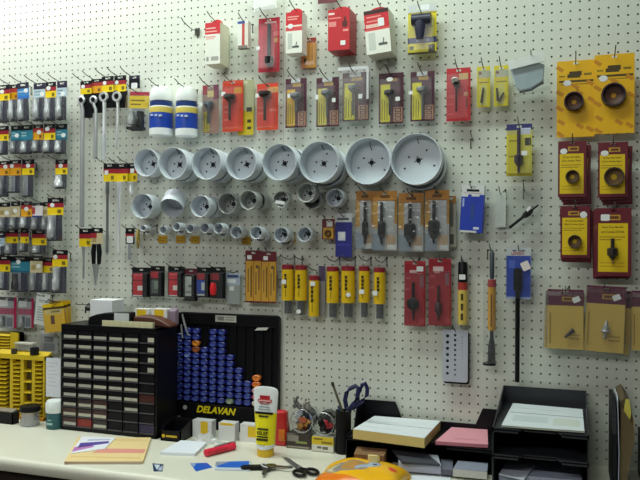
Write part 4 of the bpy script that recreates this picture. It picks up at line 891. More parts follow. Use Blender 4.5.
for i in range(n): b.box(k0+(k1-k0)*i/n+.02, k0+(k1-k0)*(i+1)/n-.02, 0, .12, 0, .72, 'd9d5ac')
b.box(k0, k1, .12, .5, 0, .68, 'c9c5a0'); b.build('strip', o, smooth=False)
o = onz('leather_pouch', 'brown leather pouch on the right half of cabinet top', 'pouch', 153, 328, ct, cy_+1.5)
k0 = W(133, 322, cy_+1.5)[0]-o.location.x/IN; k1 = W(177, 325, cy_+1.5)[0]-o.location.x/IN
b = MB(); pts = [(k0, 0), (k1-.9, 0), (k1-1.1, .35), (k1-2.2, .85), (k0+3, 1.25), (k0+1, 1.35), (k0, 1.2)]
b.prism(pts, 0, 2.0, mat('5a3226', .5, 0, .2, 12)); b.build('pouch_body', o, bevel=.25)
for px, lb in ((141.5, 'white box with yellow end on cabinet top, left of two'), (159, 'white box with yellow end on cabinet top, right of two')):
    yy = cy_+3.6
    o = onz('small_box', lb, 'box', px, 320, ct, yy, 'white and yellow boxes on the cabinet'); k = 2.3; hh = W(px, 309, yy)[1]-ct
    b = MB().print_(k, hh, 0, .03, 'e4e4e0', [(.18, .04, .8, .72, 'e8c422')]); b.build('printed_end', o, smooth=False)
    bx(o, k, 1.3, hh, mat('e0e0dc', .6), 'box', .03, .03)
o = onz('small_bag', 'small purple-grey bag beside the two white-and-yellow boxes', 'bag', 172.5, 320, ct, cy_+3.9)
hh = W(171, 308, cy_+3.9)[1]-ct
b = MB().frus((-.75, .5, 0, hh), .8, (-.6, .35, .1, hh*.85), 0, mat('8e7c8c', .5, 0, .2, 20), True); b.build('bag_body', o, bevel=.15)
# bracket left of the carton
u, z = onwall(91, 304); hook('', u, z, L=3.6, label='wire peg hook with dark clip, just left of white carton', lift=.3)
u, z = onwall(88.5, 313, 1.6)
o = thing('spring_clip', 'dark steel spring clip hanging left of the white carton', 'clip', u, -1.6, z)
b = MB(); b.tube([(-.5, 0, 0), (-.3, -.2, .9), (.1, 0, 1.3), (.4, -.1, .7), (.5, 0, .1)], .11, DARKSTEEL, 8); b.build('spring', o)
b = MB().box(-.4, .3, -.15, .15, .3, .8, DARKSTEEL); b.build('jaw', o, bevel=.05)

# ---------------------------------------------------------------- nozzle rack
RY = -1.1                         # rack face; it leans against the wall
p = dict(TL=W(177, 310.5, RY), TR=W(278.5, 318, RY), BR=W(276, 421, -1.2), BL=W(171.5, 420, -1.2))
rw = p['TR'][0]-p['TL'][0]+.1; rx = (p['TR'][0]+p['TL'][0])/2-.05; rtop = (p['TL'][1]+p['TR'][1])/2; rbot = (p['BL'][1]+p['BR'][1])/2; rh_ = rtop-rbot
lean = .6
o = thing('nozzle_rack', 'black plastic nozzle display rack with yellow lettering against the pegboard', 'display rack', rx, -.75, rbot-.0, None, -lean)
RK = mat('0c0c10', .4)
b = MB(); n = 6; c = .5; pts = []
for (x, z, a0) in ((rw/2-c, rh_-c, 0), (-rw/2+c, rh_-c, 90), (-rw/2+c, c, 180), (rw/2-c, c, 270)):
    for k in range(n): a = R(a0+90*k/(n-1)); pts.append((x+c*math.cos(a), z+c*math.sin(a)))
b.prism(pts, .1, .35, RK); b.build('back_panel', o, smooth=False)
b = MB()
b.box(-rw/2, -rw/2+.2, -.35, .1, .3, rh_-.3, RK); b.box(rw/2-.5, rw/2, -.35, .1, .3, rh_-.3, RK); b.box(-rw/2+.2, rw/2-.2, -.3, .1, rh_-1.5, rh_-.05, RK); b.box(-rw/2+.2, rw/2-.2, -.55, .1, .1, 2.0, RK); b.box(-rw/2+.6, rw/2-.4, -.2, .3, CT-rbot, .2, RK)
b.build('rack_frame', o, smooth=False, bevel=.08)
NC = 12; chx = lambda k: -rw/2+.75+k*(rw-1.5)/(NC-.6)
fx_ = lambda px: W(px, 360, RY)[0]-rx
b = MB().print_(3.0, .85, -.36, -.31, 'b9b9b0', [(.12, .2, .42, .8, '7c7c76'), (.5, .2, .92, .38, '8a8a84'), (.5, .55, .9, .75, '8a8a84')]).xf(Matrix.Translation((fx_(225), 0, rh_-1.05))); b.build('paper_label', o, smooth=False)
b = MB().prism([(fx_(254), rh_-1.95), (fx_(266), rh_-1.85), (fx_(268), rh_-1.5), (fx_(257), rh_-1.58)], -.36, -.3, 'c9c9c4'); b.build('price_strip', o, smooth=False)
fy_ = lambda px: W(px, 412, -1.3)[0]-rx
lettering('DELAVAN', W(236, 412, -1.3)[0]-W(196.5, 412, -1.3)[0], o, fy_(216), -.57, 1.25, 'e8d414', shear=.28, h=.92, bold=.035)
b = MB().lathe([(.001, -.58), (.3, -.58), (.3, -.5)], (fy_(185), 0, 1.3), (0, 1, 0), mat('a9adb0'), 12, False); b.build('maker_badge', o)
b = MB()
b.tube([(fx_(182), -.5, rh_-.2), (fx_(185), -.6, rh_-1.6), (fx_(188.5), -.55, rh_-3.0)], [.12, .16, .1], STEEL, 8); b.tube([(fx_(181), -.5, rh_-1.6), (fx_(183), -.6, rh_-3.4)], .12, STEEL, 8)
b.build('retaining_clip', o)
# nozzle vials: one thing each, resting in the channels of the rack
MX = Matrix.Translation((rx, -.75, rbot)) @ Matrix.Rotation(R(-lean), 4, 'X')
CAPB, CAPL = mat('10208c', .3, 0, .1), mat('5a6cc4', .35, 0, .12, 30)
def vial_mesh(ca, cl):
    return MB().lathe([(.40, .0), (.44, -.1), (.44, -.62), (.36, -.7), (.3, -.7), (.27, -.62), (.001, -.62)], (0, 0, 0), (0, 1, 0), [ca, ca, ca, ca, cl, cl], 14, False).xf(Matrix.Diagonal((sp_*.47/.44, 1, prow*.49/.44, 1)))
fv_ = lambda px: W(px, 365, -1.3)[0]-rx
vx = lambda c_: fv_(178.5)+(fv_(256)-fv_(178.5))*c_/9
sp_ = vx(1)-vx(0); b = MB()
for k in range(1, NC+1):
    if vx(k)-sp_/2 < rw/2-.5: b.box(vx(k)-sp_/2-.03, vx(k)-sp_/2+.03, -.2, .1, 2.0, rh_-1.5, mat('1c1d24', .3))
b.build('channel_ribs', o, smooth=False)
tops = [11, 12, 12, 9, 12, 12, 8, 6, 4, 5]; base0 = 2.45; prow = (rh_-1.75-base0)/11.9
colname = ['first', 'second', 'third', 'fourth', 'fifth', 'sixth', 'seventh', 'eighth', 'ninth', 'tenth']
special = {(2, 9): ('b8641c', 'd6902c', 'amber'), (2, 8): ('7a3a1c', '9c5a30', 'brown'), (1, 7): ('1a3090', '7c8ec0', 'pale-centred blue'), (6, 0): ('5a7468', '9aa894', 'greenish'), (9, 4): ('d8742c', 'e08a3c', 'orange'), (9, 3): ('d86a28', 'e08238', 'orange'), (9, 2): ('d89a98', 'e0aca8', 'pale pink'), (9, 1): ('c04a6a', 'cc6a80', 'rose'), (9, 0): ('e0d4c8', 'eae2d8', 'cream')}
vm = {}
for c_ in range(10):
    for r_ in range(tops[c_]):
        sp = special.get((c_, r_)); key = sp[:2] if sp else ('0c1870', '46569e')
        if key not in vm:
            q = vial_mesh(mat(key[0], .3, 0, .1), mat(key[1], .35, 0, .12, 30)).build('nozzle_vial'); vm[key] = q
        else:
            q = vm[key].copy(); C.objects.link(q)
        v = MX @ Vector((vx(c_), .08, base0+prow*r_+.1))
        q.location = Vector((v.x*IN, v.y*IN, (v.z+EYE)*IN)); q.rotation_euler = (R(-lean), 0, 0)
        tag(q, f'{sp[2] if sp else "blue"}-capped nozzle vial, number {r_+1} from bottom in {colname[c_]} column of rack', 'nozzle vial', 'nozzle vials in the black rack')

# low black tray at the rack's foot, beside the cabinet
o = T('rack_base', 'low black box with yellow print between cabinet and white boxes', 'box', 170.5, 441.5)
w_ = 2.8; b = MB().box(-w_/2, w_/2, 0, 3.0, 0, .15, RK); b.box(-w_/2, w_/2, 0, .15, 0, 1.3, RK); b.box(-w_/2, w_/2, 2.85, 3, 0, 2.3, RK); b.prism([(0, 0), (3, 0), (3, 2.3), (0, 1.3)], -w_/2, -w_/2+.15, RK, 'x'); b.prism([(0, 0), (3, 0), (3, 2.3), (0, 1.3)], w_/2-.15, w_/2, RK, 'x'); b.build('tray', o, smooth=False)
b = MB().lathe([(.001, -.02), (.22, -.02), (.22, 0)], (-1.0, 0, .62), (0, 1, 0), mat('d8b41c'), 12, False); b.box(-.65, .9, -.02, 0, .5, .75, 'c8a81c'); b.build('yellow_print', o, smooth=False)
u0, y0 = o.location.x/IN, o.location.y/IN
for k, (dx, c_, lb) in enumerate(((-.85, '1c2a7c', 'blue nozzle part lying in the low black box, left one'), (.02, '26388a', 'blue nozzle part lying in the low black box, middle one'), (.85, '7a1c2c', 'dark red nozzle part lying in the low black box'))):
    q = thing('nozzle_part', lb, 'nozzle part', u0+dx, y0+1.4, CT+.16, 'loose parts in the low black box')
    MB().lathe([(.3, -.5), (.36, -.4), (.36, .2), (.22, .3), (.22, .55)], (0, 0, .4), (.1, 1, 0), mat(c_, .35), 12).build('part_body', q); MB().lathe([(.14, .55), (.14, .75)], (0, 0, .4), (.1, 1, 0), STEEL, 10).build('tip', q)

# ---------------------------------------------------------------- left end of the counter
yr = ontop(42, 421, CT)[1]
YE = mat('d2b41e', .45); YD = mat('4a3a10', .6)  # YD colours the slot backs dark, painting in the shade of the slots
xa, xb = W(-6, 390, yr)[0], W(44.5, 390, yr)[0]; zt = W(40, 357, yr)[1]-CT
o = thing('index_rack', 'yellow metal index rack with columns of stepped slots', 'index rack', (xa+xb)/2, yr, CT); w_ = xb-xa
b = MB(); b.box(-w_/2, w_/2, 1.0, 1.3, .3, zt, mat('6a5410', .6)); b.box(-w_/2, w_/2, -.1, 1.6, zt-.5, zt+.12, YE); b.box(-w_/2, w_/2, -.3, 1.6, 0, .45, mat('c88a1c', .5)); b.box(w_/2-.3, w_/2, 0, 1.6, 0, zt, YE)
b.prism([(.6, zt+.1), (1.5, zt+.1), (1.5, zt+.5), (1.3, zt+.5)], -w_/2, w_/2, YE, 'x'); b.build('housing', o, smooth=False)
for (xl, xr) in ((-6, 5.5), (9.5, 19), (20, 30.5), (31.5, 41)):
    a = W(xl, 390, yr)[0]-(xa+xb)/2; e = W(xr, 390, yr)[0]-(xa+xb)/2
    dense = xl != 20
    b = MB().box(a, a+(e-a)*.32, .05, 1.0, .45, zt-.5, YE); nn = 13 if dense else 5
    b.box(a, e, .7, 1.0, .45, zt-.5, YD)
    for i in range(nn):
        z = .6+(zt-1.3)*i/nn; b.prism([(.05, z+.12), (.7, z+.32), (.7, z+.1), (.05, z)], a+(e-a)*.32, e, YE, 'x')
    b.build('slot_column', o, smooth=False)
o = thing('index_rack', 'second yellow slotted rack standing behind, at far left', 'index rack', W(6, 342, yr+2.6)[0], yr+2.6, CT)
wa = W(17, 342, yr+2.6)[0]-W(-6, 342, yr+2.6)[0]; ht = W(6, 332.5, yr+2.6)[1]-CT
b = MB().box(-wa/2, wa/2, .3, 1.3, 0, ht, mat('6a5414', .6)); b.box(wa/2-1.3, wa/2, 0, 1.3, 0, ht, YE); b.build('housing', o, smooth=False)
b = MB()
for i in range(9): b.prism([(-.1, ht-.5-i*.42), (.3, ht-.25-i*.42), (.3, ht-.55-i*.42)], -wa/2+.2, wa/2-1.4, YE, 'x')
b.build('slot_column', o, smooth=False)
zr = CT+zt+.2
q = onz('parts_box', 'clear parts box with grey lid on top of yellow rack', 'box', 24, 352, CT+zt+.5, yr+.95); MB().box(-1.6, 1.3, 0, 1.0, 0, .9, HAZE).build('box_body', q, smooth=False, bevel=.08); MB().box(-1.65, 1.35, -.05, 1.05, .9, 1.1, mat('c9c9bc')).build('lid', q, smooth=False); MB().box(-1.3, -.5, .2, .8, .02, .5, '7a6a58').build('contents', q, smooth=False)
for px, c_, lb, s in ((14, '3a3430', 'brown plug on the yellow rack, left of the black one', .5), (34.5, '17171d', 'black plug standing on top of the yellow rack', .75)):
    q = onz('plug', lb, 'plug', px, 356, zr-.02, yr+.35); MB().lathe([(s*.7, 0), (s*.8, .1), (s*.8, s*1.3), (s*.6, s*1.4)], (0, .0, 0), (0, 0, 1), mat(c_, .5), 12).build('plug_body', q)
yp = yr-1.0
o = onz('paper_sheet', 'white handwritten sheet propped against the drawer cabinet\'s left side', 'paper', 53, 400, W(53, 397, yp)[1], yp)
k0 = W(46, 378, yp)[0]-o.location.x/IN; k1 = W(60.5, 378, yp)[0]-o.location.x/IN; hh = W(53, 358, yp)[1]-W(53, 397, yp)[1]
b = MB().print_(k1-k0, hh, 0, .04, 'e4e8f0', rows(.15, .12, .8, .8, 7, 'c2cad8', .18, .4)).xf(Matrix.Translation(((k0+k1)/2, 0, 0))); b.build('sheet', o, smooth=False)
zb_ = o.location.z/IN-EYE-CT
o2 = thing('paper_stack', 'grey-brown pile of packets propping up the white sheet', 'packets', o.location.x/IN+.1, yp+.3, CT)
for i in range(4): MB().box(-1.0, .95, .1*i, 1.4, zb_/4*i, zb_/4*(i+1)-.05, ['8a8478', '9c968a', '5c564c', 'a8a294'][i]).build('packet', o2, smooth=False)
o = T('jar', 'teal jar with white lid at the cabinet\'s lower left corner', 'jar', 49, 430)
k = (W(60, 415, o.location.y/IN)[0]-W(44.5, 415, o.location.y/IN)[0])/2; z1 = W(52, 414, o.location.y/IN)[1]-CT; z2 = W(52, 402, o.location.y/IN)[1]-CT
TL = mat('1f5a62', .35, 0, .3, 14)
MB().lathe([(k*.9, 0), (k*.94, .08), (k*.94, z1)], (0, k, 0), (0, 0, 1), TL, 24).build('body', o)
MB().lathe([(k, z1), (k*1.02, z1+.1), (k*1.02, z2-.35), (k*.85, z2-.02), (.001, z2)], (0, k, 0), (0, 0, 1), mat('dfe7e6', .4), 24).build('lid', o)
b = MB()
for i in range(5): b.lathe([(k*.955, z1*.3), (k*.955, z1*.36+.1*i)], (0, k, .1*i), (0, 0, 1), mat('7fb0ae'), 24, False) if i == 9 else None
b.box(-k*.3, k*.35, -.02, .2, z1*.3, z1*.42, '9cc4c0'); b.box(-k*.2, k*.3, -.02, .2, z1*.55, z1*.62, '86b4b2'); b.build('label', o, smooth=False)
o = T('jar', 'small clear jar with black lid before the yellow rack', 'jar', 23, 427.5)
yy = o.location.y/IN; k = (W(31, 420, yy)[0]-W(14.5, 420, yy)[0])/2; z1 = W(23, 413, yy)[1]-CT; z2 = W(23, 407, yy)[1]-CT
MB().lathe([(k*.88, 0), (k*.92, .1), (k*.86, z1)], (0, k, 0), (0, 0, 1), clear('jar_glass', .3, .12, .1, tint=(.8, .82, .86)), 24).build('body', o)
MB().lathe([(k*.8, .06), (k*.82, z1*.6), (.01, z1*.62)], (0, k, 0), (0, 0, 1), mat('7c7a80', .6, 0, .3, 30), 20).build('contents', o)
MB().lathe([(k, z1), (k*1.04, z1+.06), (k*1.0, z2-.1), (k*.8, z2)], (0, k, 0), (0, 0, 1), BLACK, 24).build('lid', o)
o = T('tray', 'black tray of loose parts left of the black-lidded jar', 'tray', 5, 424)
yy = o.location.y/IN; z1 = W(6, 412.5, yy)[1]-CT
b = MB().box(-2, 1.25, 0, 1.2, 0, .15, BLACKM); b.box(-2, 1.25, 0, .12, 0, z1, BLACKM); b.box(-2, 1.25, 1.08, 1.2, 0, z1, BLACKM); b.box(1.13, 1.25, 0, 1.2, 0, z1, BLACKM); b.build('tray_body', o, smooth=False)
MB().frus((-1.7, 1.1, .15, z1+.35), 1.0, (-1.6, 1.0, .15, z1+.1), .2, mat('8a8272', .7, 0, .4, 25, .5), True).build('contents', o)

# ---------------------------------------------------------------- small boxes, tube and loose things
for (px, py, wpx, hpx, dep, yel, lb) in ((202, 438, 19, 17.5, 1.2, (.42, .05, .8, .75), 'white box with yellow square, leftmost of three by the rack'), (226.5, 441, 16, 18, 1.3, (.1, .0, .9, .14), 'white box with yellow top edge, middle of three by rack'), (248.5, 442, 17, 17.5, 1.2, (.45, .1, 1, .72), 'white box with yellow label, right beside the yellow tube')):
    o = T('small_box', lb, 'box', px, py, 'white boxes below the nozzle rack'); yy = o.location.y/IN
    k = W(px+wpx/2, py-8, yy)[0]-W(px-wpx/2, py-8, yy)[0]; hh = W(px, py-hpx, yy)[1]-CT
    MB().print_(k, hh, 0, .03, 'dcdcdc', [yel+('e2bc20',)]).build('printed_front', o, smooth=False); bx(o, k, dep, hh, mat('d4d5d6', .6), 'box', .04, .03)
o = T('cream_tube', 'yellow and white hand cream tube standing on its cap', 'tube', 262.2, 457.5); yy = o.location.y/IN
H = W(264, 388, yy)[1]-CT; k = (W(277.5, 400, yy)[0]-W(251.5, 400, yy)[0])/2
kc = (W(273, 450, yy)[0]-W(257.5, 450, yy)[0])/2
def ell(prof, mts, n=28):          # elliptic loft: (half width, half depth, z)
    b = MB()
    rings = [[(a*math.cos(2*math.pi*i/n), kc+c_*math.sin(2*math.pi*i/n), z) for i in range(n)] for a, c_, z in prof]
    for j in range(len(prof)-1): b.add(rings[j]+rings[j+1], [(i, (i+1) % n, n+(i+1) % n, n+i) for i in range(n)], mts[j])
    b.add(rings[-1], [tuple(range(n))], mts[-1]); b.add(rings[0], [tuple(range(n))], mts[0]); return b
YT, WT = mat('eee21a', .35), mat('e6ecec', .35)
zc = W(264, 450, yy)[1]-CT
ell([(kc, kc, 0), (kc*1.03, kc*1.03, .06), (kc*1.02, kc*1.02, zc-.08), (kc*.95, kc*.95, zc)], [mat('e2b91c', .4)]*3).build('cap', o)
zy = W(264, 414, yy)[1]-CT; kk = lambda z: kc*1.12+(k-kc*1.12)*((z-zc)/(H-zc))**.9; kd = lambda z: kc*1.1*(1-(z-zc)/(H-zc))+.06
zs = [zc, zc+.15, zc+.5, zc+.51, zy, zy+.01, H*.8, H-.9, H-.55, H-.25, H-.06, H]
fac = [.8, 1, 1, 1, 1, 1, 1, 1, .985, .9, .62, .2]
mts = [WT, WT, WT, YT, YT]+[WT]*6
ell([(kk(z)*f, kd(z), z) for z, f in zip(zs, fac)], mts).build('tube_body', o)
yf = lambda z: kc-kd(z)-.035
b = MB(); zl = H-1.55
b.box(-.62, .62, yf(zl), yf(zl)+.06, zl-.5, zl+.55, 'b8202c'); b.box(-.85, .85, yf(zl)-.01, yf(zl)+.06, zl-.22, zl+.1, 'c8303a'); b.build('red_logo', o, smooth=False)
def tx(s, w_, px_z, c_, hh, bold=.02): lettering(s, w_, o, 0, yf(px_z)-.03, px_z, c_, h=hh, bold=bold)
zpx = lambda py: W(264, py, yy)[1]-CT
for z_, w_, h_, c_ in ((zl+.22, 1.0, .12, 'e6a8a8'), (zl-.05, 1.5, .16, 'e8b0b0'), (zl-.36, .9, .08, 'd87878')): MB().box(-w_/2, w_/2, yf(z_)-.03, yf(z_)+.05, z_-h_/2, z_+h_/2, c_).build('print', o, smooth=False)
zpx = lambda py: W(264, py, yy)[1]-CT
def bars(py, w_, h_, c_, n):
    b = MB(); z_ = zpx(py); st = w_/n
    for i in range(n): b.box(-w_/2+st*i, -w_/2+st*(i+.82), yf(z_)-.02, yf(z_)+.05, z_-h_/2, z_+h_/2, c_)
    b.build('print', o, smooth=False)
bars(405, 1.0, .2, '8a9696', 5); bars(408, 1.3, .1, '8a9696', 8); bars(410.5, 1.5, .08, '9aa4a4', 9)
b = MB().box(-1.1, 1.1, yf(zy), yf(zy)+.08, zpx(415.2), zpx(413), '1e1e12'); b.build('black_band', o, smooth=False)
bars(417.3, 1.2, .22, '3a3a14', 5); bars(429.8, 1.35, .22, '3c3c14', 8); lettering('RELIEF', 1.35, o, 0, yf(zpx(433.6))-.06, zpx(433.6), '1e1e0c', h=.42, bold=.03); bars(437.2, 1.4, .16, '3c3c14', 9); bars(440, 1.45, .26, '2c2c10', 6); bars(445, .9, .05, 'a8a020', 6)
o = T('red_pouch', 'bright red crinkled pouch behind the yellow tube', 'pouch', 279, 446); yy = o.location.y/IN
hh = W(279, 411, yy)[1]-CT
b = MB().prism([(-1.3, 0), (.85, 0), (1.0, hh*.3), (.95, hh*.55), (.8, hh*.72), (.75, hh*.95), (.3, hh), (-.9, hh*.96), (-1.3, hh*.6)], 0, 1.3, mat('d0282c', .3, 0, .25, 8, .5)); b.build('pouch_body', o, bevel=.3)
MB().frus((-.1, .8, hh*.12, hh*.5), .05, (0, .7, hh*.18, hh*.45), -.06, mat('e07a28', .35)).build('orange_patch', o)
o = T('plastic_bag', 'crumpled clear plastic bag lying before the white boxes', 'bag', 205, 444)
b = MB(); rnd = random.Random(5); nx, ny = 16, 9; w_, d_ = 4.2, 1.6
vs = []
for j in range(ny):
    for i in range(nx):
        fx, fy = i/(nx-1)*2-1, j/(ny-1)*2-1; e = max(0, 1-abs(fx)**2.2)*max(0, 1-fy*fy)
        vs.append((fx*w_/2+rnd.uniform(-.1, .1), d_/2+fy*d_/2+rnd.uniform(-.1, .1), .03+e*(1.25 if fx < .2 else .8)*rnd.uniform(.55, 1.1)))
b.add(vs, [(j*nx+i, j*nx+i+1, (j+1)*nx+i+1, (j+1)*nx+i) for j in range(ny-1) for i in range(nx-1)], clear('crumpled_film', .4, .06, .2, bump=.6, scale=30)); b.build('bag_film', o)
def quad(pts, z=None):              # flat thing from four photo points on the counter
    return [ontop(px, py, CT if z is None else z) for px, py in pts]
def flat(name, label, cat, pts, th, mt, group=None, z=None, part='sheet', top=None, bevel=0):
    q = quad(pts, z); cx_ = sum(a for a, _ in q)/len(q); cyy = sum(a for _, a in q)/len(q)
    o = thing(name, label, cat, cx_, cyy, CT if z is None else z, group)
    loc = [(a-cx_, b_-cyy) for a, b_ in q]
    MB().prism(loc, .0, th, mt, 'z').build(part, o, smooth=False, bevel=bevel)
    return o, loc
def inner(loc, fs, z0, z1, mt, name, o):   # quad patch by bilinear fractions of the first four corners
    f = lambda s, t: tuple((1-s)*(1-t)*loc[0][i]+s*(1-t)*loc[1][i]+s*t*loc[2][i]+(1-s)*t*loc[3][i] for i in (0, 1))
    return MB().prism([f(*a) for a in fs], z0, z1, mt, 'z').build(name, o, smooth=False)
o, l = flat('note_pad', 'blank white note pad in front of the clear plastic bag', 'note pad', [(181, 443), (207, 445), (195, 456.5), (160, 455)], .35, mat('e3e9f2', .55))
o = T('flashlight', 'bright red-pink flashlight lying on the counter', 'flashlight', 205, 457, rz=0)
a = ontop(206.5, 457, CT); e = ontop(236, 449.5, CT); ang = math.degrees(math.atan2(e[1]-a[1], e[0]-a[0])); ln = math.hypot(e[0]-a[0], e[1]-a[1]); o.rotation_euler = (0, 0, R(ang))
PK = mat('e02a48', .35)
MB().lathe([(.3, 0), (.42, .08), (.42, 1.0), (.4, 1.05), (.4, ln-.9), (.44, ln-.8), (.44, ln-.1), (.3, ln)], (0, 0, .44), (1, 0, 0), PK, 20).build('barrel', o)
b = MB().frus((-.001+ln*.25, ln*.7, .3, .56), .0, (ln*.27, ln*.68, .34, .52), -.43, mat('b81c38', .4)); b.build('grip_panel', o)
MB().lathe([(.15, 0), (.15, .06)], (ln*.8, 0, .86), (0, 0, 1), mat('a81c34'), 10).build('switch', o)
o = T('pocket_knife', 'dark grey-green folded tool behind the red-pink flashlight', 'tool', 225, 449); o.rotation_euler = (0, 0, R(ang+4))
b = MB().prism([(-1.6, -.3), (1.4, -.38), (1.7, 0), (1.4, .35), (-1.5, .3), (-1.75, 0)], 0, .6, mat('4e5650', .5, 0, .2), 'z'); b.build('handle', o, bevel=.12)
MB().box(-1.2, .9, -.12, .12, .6, .68, '7a827a').build('inlay', o, smooth=False)
BC = 'business-card sized papers near the front edge'
o, l = flat('card', 'small blue-and-white card by the front edge, left of blue ones', 'card', [(152.5, 463.5), (163.5, 464.5), (162.5, 471.5), (153.5, 471.5)], .03, mat('2a3a5a', .4))
inner(l, [(.12, .15), (.7, .15), (.4, .85)], .03, .04, mat('c4cede'), 'print', o); inner(l, [(.6, .5), (.95, .2), (.95, .9), (.5, .95)], .03, .04, mat('a8b2c4'), 'print', o)
o, l = flat('card', 'bright blue card lying askew left of the blue booklet', 'card', [(190, 463.5), (207, 463), (212.5, 467.5), (196, 471.5)], .03, mat('1c5cc4', .3))
inner(l, [(0, 0), (.35, .0), (.2, .3), (.05, .5)], .03, .04, mat('8aa4c4'), 'print', o)
o, l = flat('booklet', 'blue booklet with pale border beside the keys', 'booklet', [(216, 462.5), (251, 461.5), (250, 471.5), (214.5, 470.5)], .12, mat('c3ccd8', .4))
inner(l, [(.12, .06), (.95, .06), (.95, .75), (.05, .75)], .12, .13, mat('1f66cc', .3), 'cover_print', o); inner(l, [(.0, .06), (.4, .06), (.05, .6), (0, .6)], .13, .14, mat('8e9cae', .3), 'cover_print', o)
# catalogue with flyers
o, l = flat('catalogue', 'cream yellow catalogue with pink title strip near the front edge', 'catalogue', [(78, 439), (151, 440), (143, 464), (64.5, 464)], .3, mat('e8cf96', .5))
inner(l, [(.38, .5), (.98, .52), (.98, .68), (.3, .68)], .3, .31, mat('e0988a'), 'title_strip', o); inner(l, [(.05, .8), (.95, .86), (.95, .9), (.05, .84)], .3, .31, mat('dcc07c'), 'print', o); inner(l, [(.5, .1), (.98, .1), (.98, .16), (.5, .16)], .3, .31, mat('dcc488'), 'print', o)
inner(l, [(0, .97), (.98, .97), (.99, 1.012), (0, 1.012)], .02, .28, mat('c0a890'), 'page_edge', o)
o, l = flat('flyer', 'white flyer with purple and pink print on the cream catalogue', 'flyer', [(82, 436.5), (116, 438), (105, 449), (70, 454)], .06, mat('e4e6ee', .5), z=CT+.32)
inner(l, [(.1, .42), (.9, .34), (.95, .52), (.1, .7)], .06, .07, mat('5a4aa0'), 'print', o); inner(l, [(.0, .66), (.5, .6), (.6, .74), (.02, .92)], .06, .07, mat('b87ac0'), 'print', o); inner(l, [(.25, .2), (.9, .16), (.9, .24), (.25, .3)], .06, .07, mat('b0b8d0'), 'print', o)
# keys
o = T('key_bunch', 'bunch of dark keys with fob beside the blue booklet', 'keys', 267, 469.5); o.scale = (1.45, 1.45, 1.3)
for k, (x, y, a, mt, nm) in enumerate(((-.9, -.1, 205, BLACK, 'fob'), (.5, .15, 30, STEEL, 'key'), (.2, -.3, -75, DARKSTEEL, 'key'), (.75, .0, 5, mat('6e6a60', .3, .9), 'key'))):
    b = MB()
    if nm == 'fob': b.prism([(-.25, -.3), (1.4, -.28), (1.6, 0), (1.4, .28), (-.25, .3)], .0, .35, mt, 'z')
    else:
        b.lathe([(.1, 0), (.42, 0), (.42, .09), (.1, .09), (.1, 0)], (0, 0, .02), (0, 0, 1), mt, 14, False); b.prism([(.35, -.13), (1.5, -.13), (1.7, 0), (1.5, .13), (1.2, .05), (.9, .13), (.35, .13)], .02, .1, mt, 'z')
    q = b.build(nm, o, smooth=False, bevel=.06 if nm == 'fob' else 0); q.location = (x*.4*IN, y*IN, .1*k*IN); q.rotation_euler = (0, 0, R(a))
MB().lathe([(.42, -.05), (.5, 0), (.42, .05), (.36, 0), (.42, -.05)], (0, 0, .32), (.2, .1, 1), CHROME, 20, False).build('key_ring', o)
# open scissors on the counter
def scissors_flat():
    o = T('scissors', 'black-handled scissors lying open, half under yellow bag', 'scissors', 299, 470)
    tip = ontop(285.5, 458, CT); c0 = ontop(299.5, 469.5, CT); dx, dy = tip[0]-c0[0], tip[1]-c0[1]; a = math.degrees(math.atan2(dy, dx)); L_ = math.hypot(dx, dy)
    o.location = (c0[0]*IN, c0[1]*IN, (CT+EYE)*IN); o.rotation_euler = (0, 0, R(a))
    for k, rz in enumerate((0, 5)):
        b = MB().prism([(-.3, -.3), (.3, -.34), (L_*.8, -.2), (L_, 0), (.4, .3), (-.3, .28)], .05+.1*k, .14+.1*k, mat('5c5c5e', .4, .4) if k else DARKSTEEL, 'z'); q = b.build('blade', o, smooth=False); q.rotation_euler = (0, 0, R(rz))
        s = 1 if k else -1; b = MB(); cx_, cyy = -1.9, s*.75
        pts = [(-.25, s*.0, .2), (-.8, s*.2, .25)]+[(cx_+.95*math.cos(t), cyy+.55*math.sin(t)*s, .25) for t in [R(-30+x*30) for x in range(13)]]
        b.tube(pts, .17, BLACK, 8); q = b.build('handle', o)
    MB().lathe([(.16, 0), (.16, .1)], (0, 0, .24), (0, 0, 1), STEEL, 12).build('pivot', o)
scissors_flat()
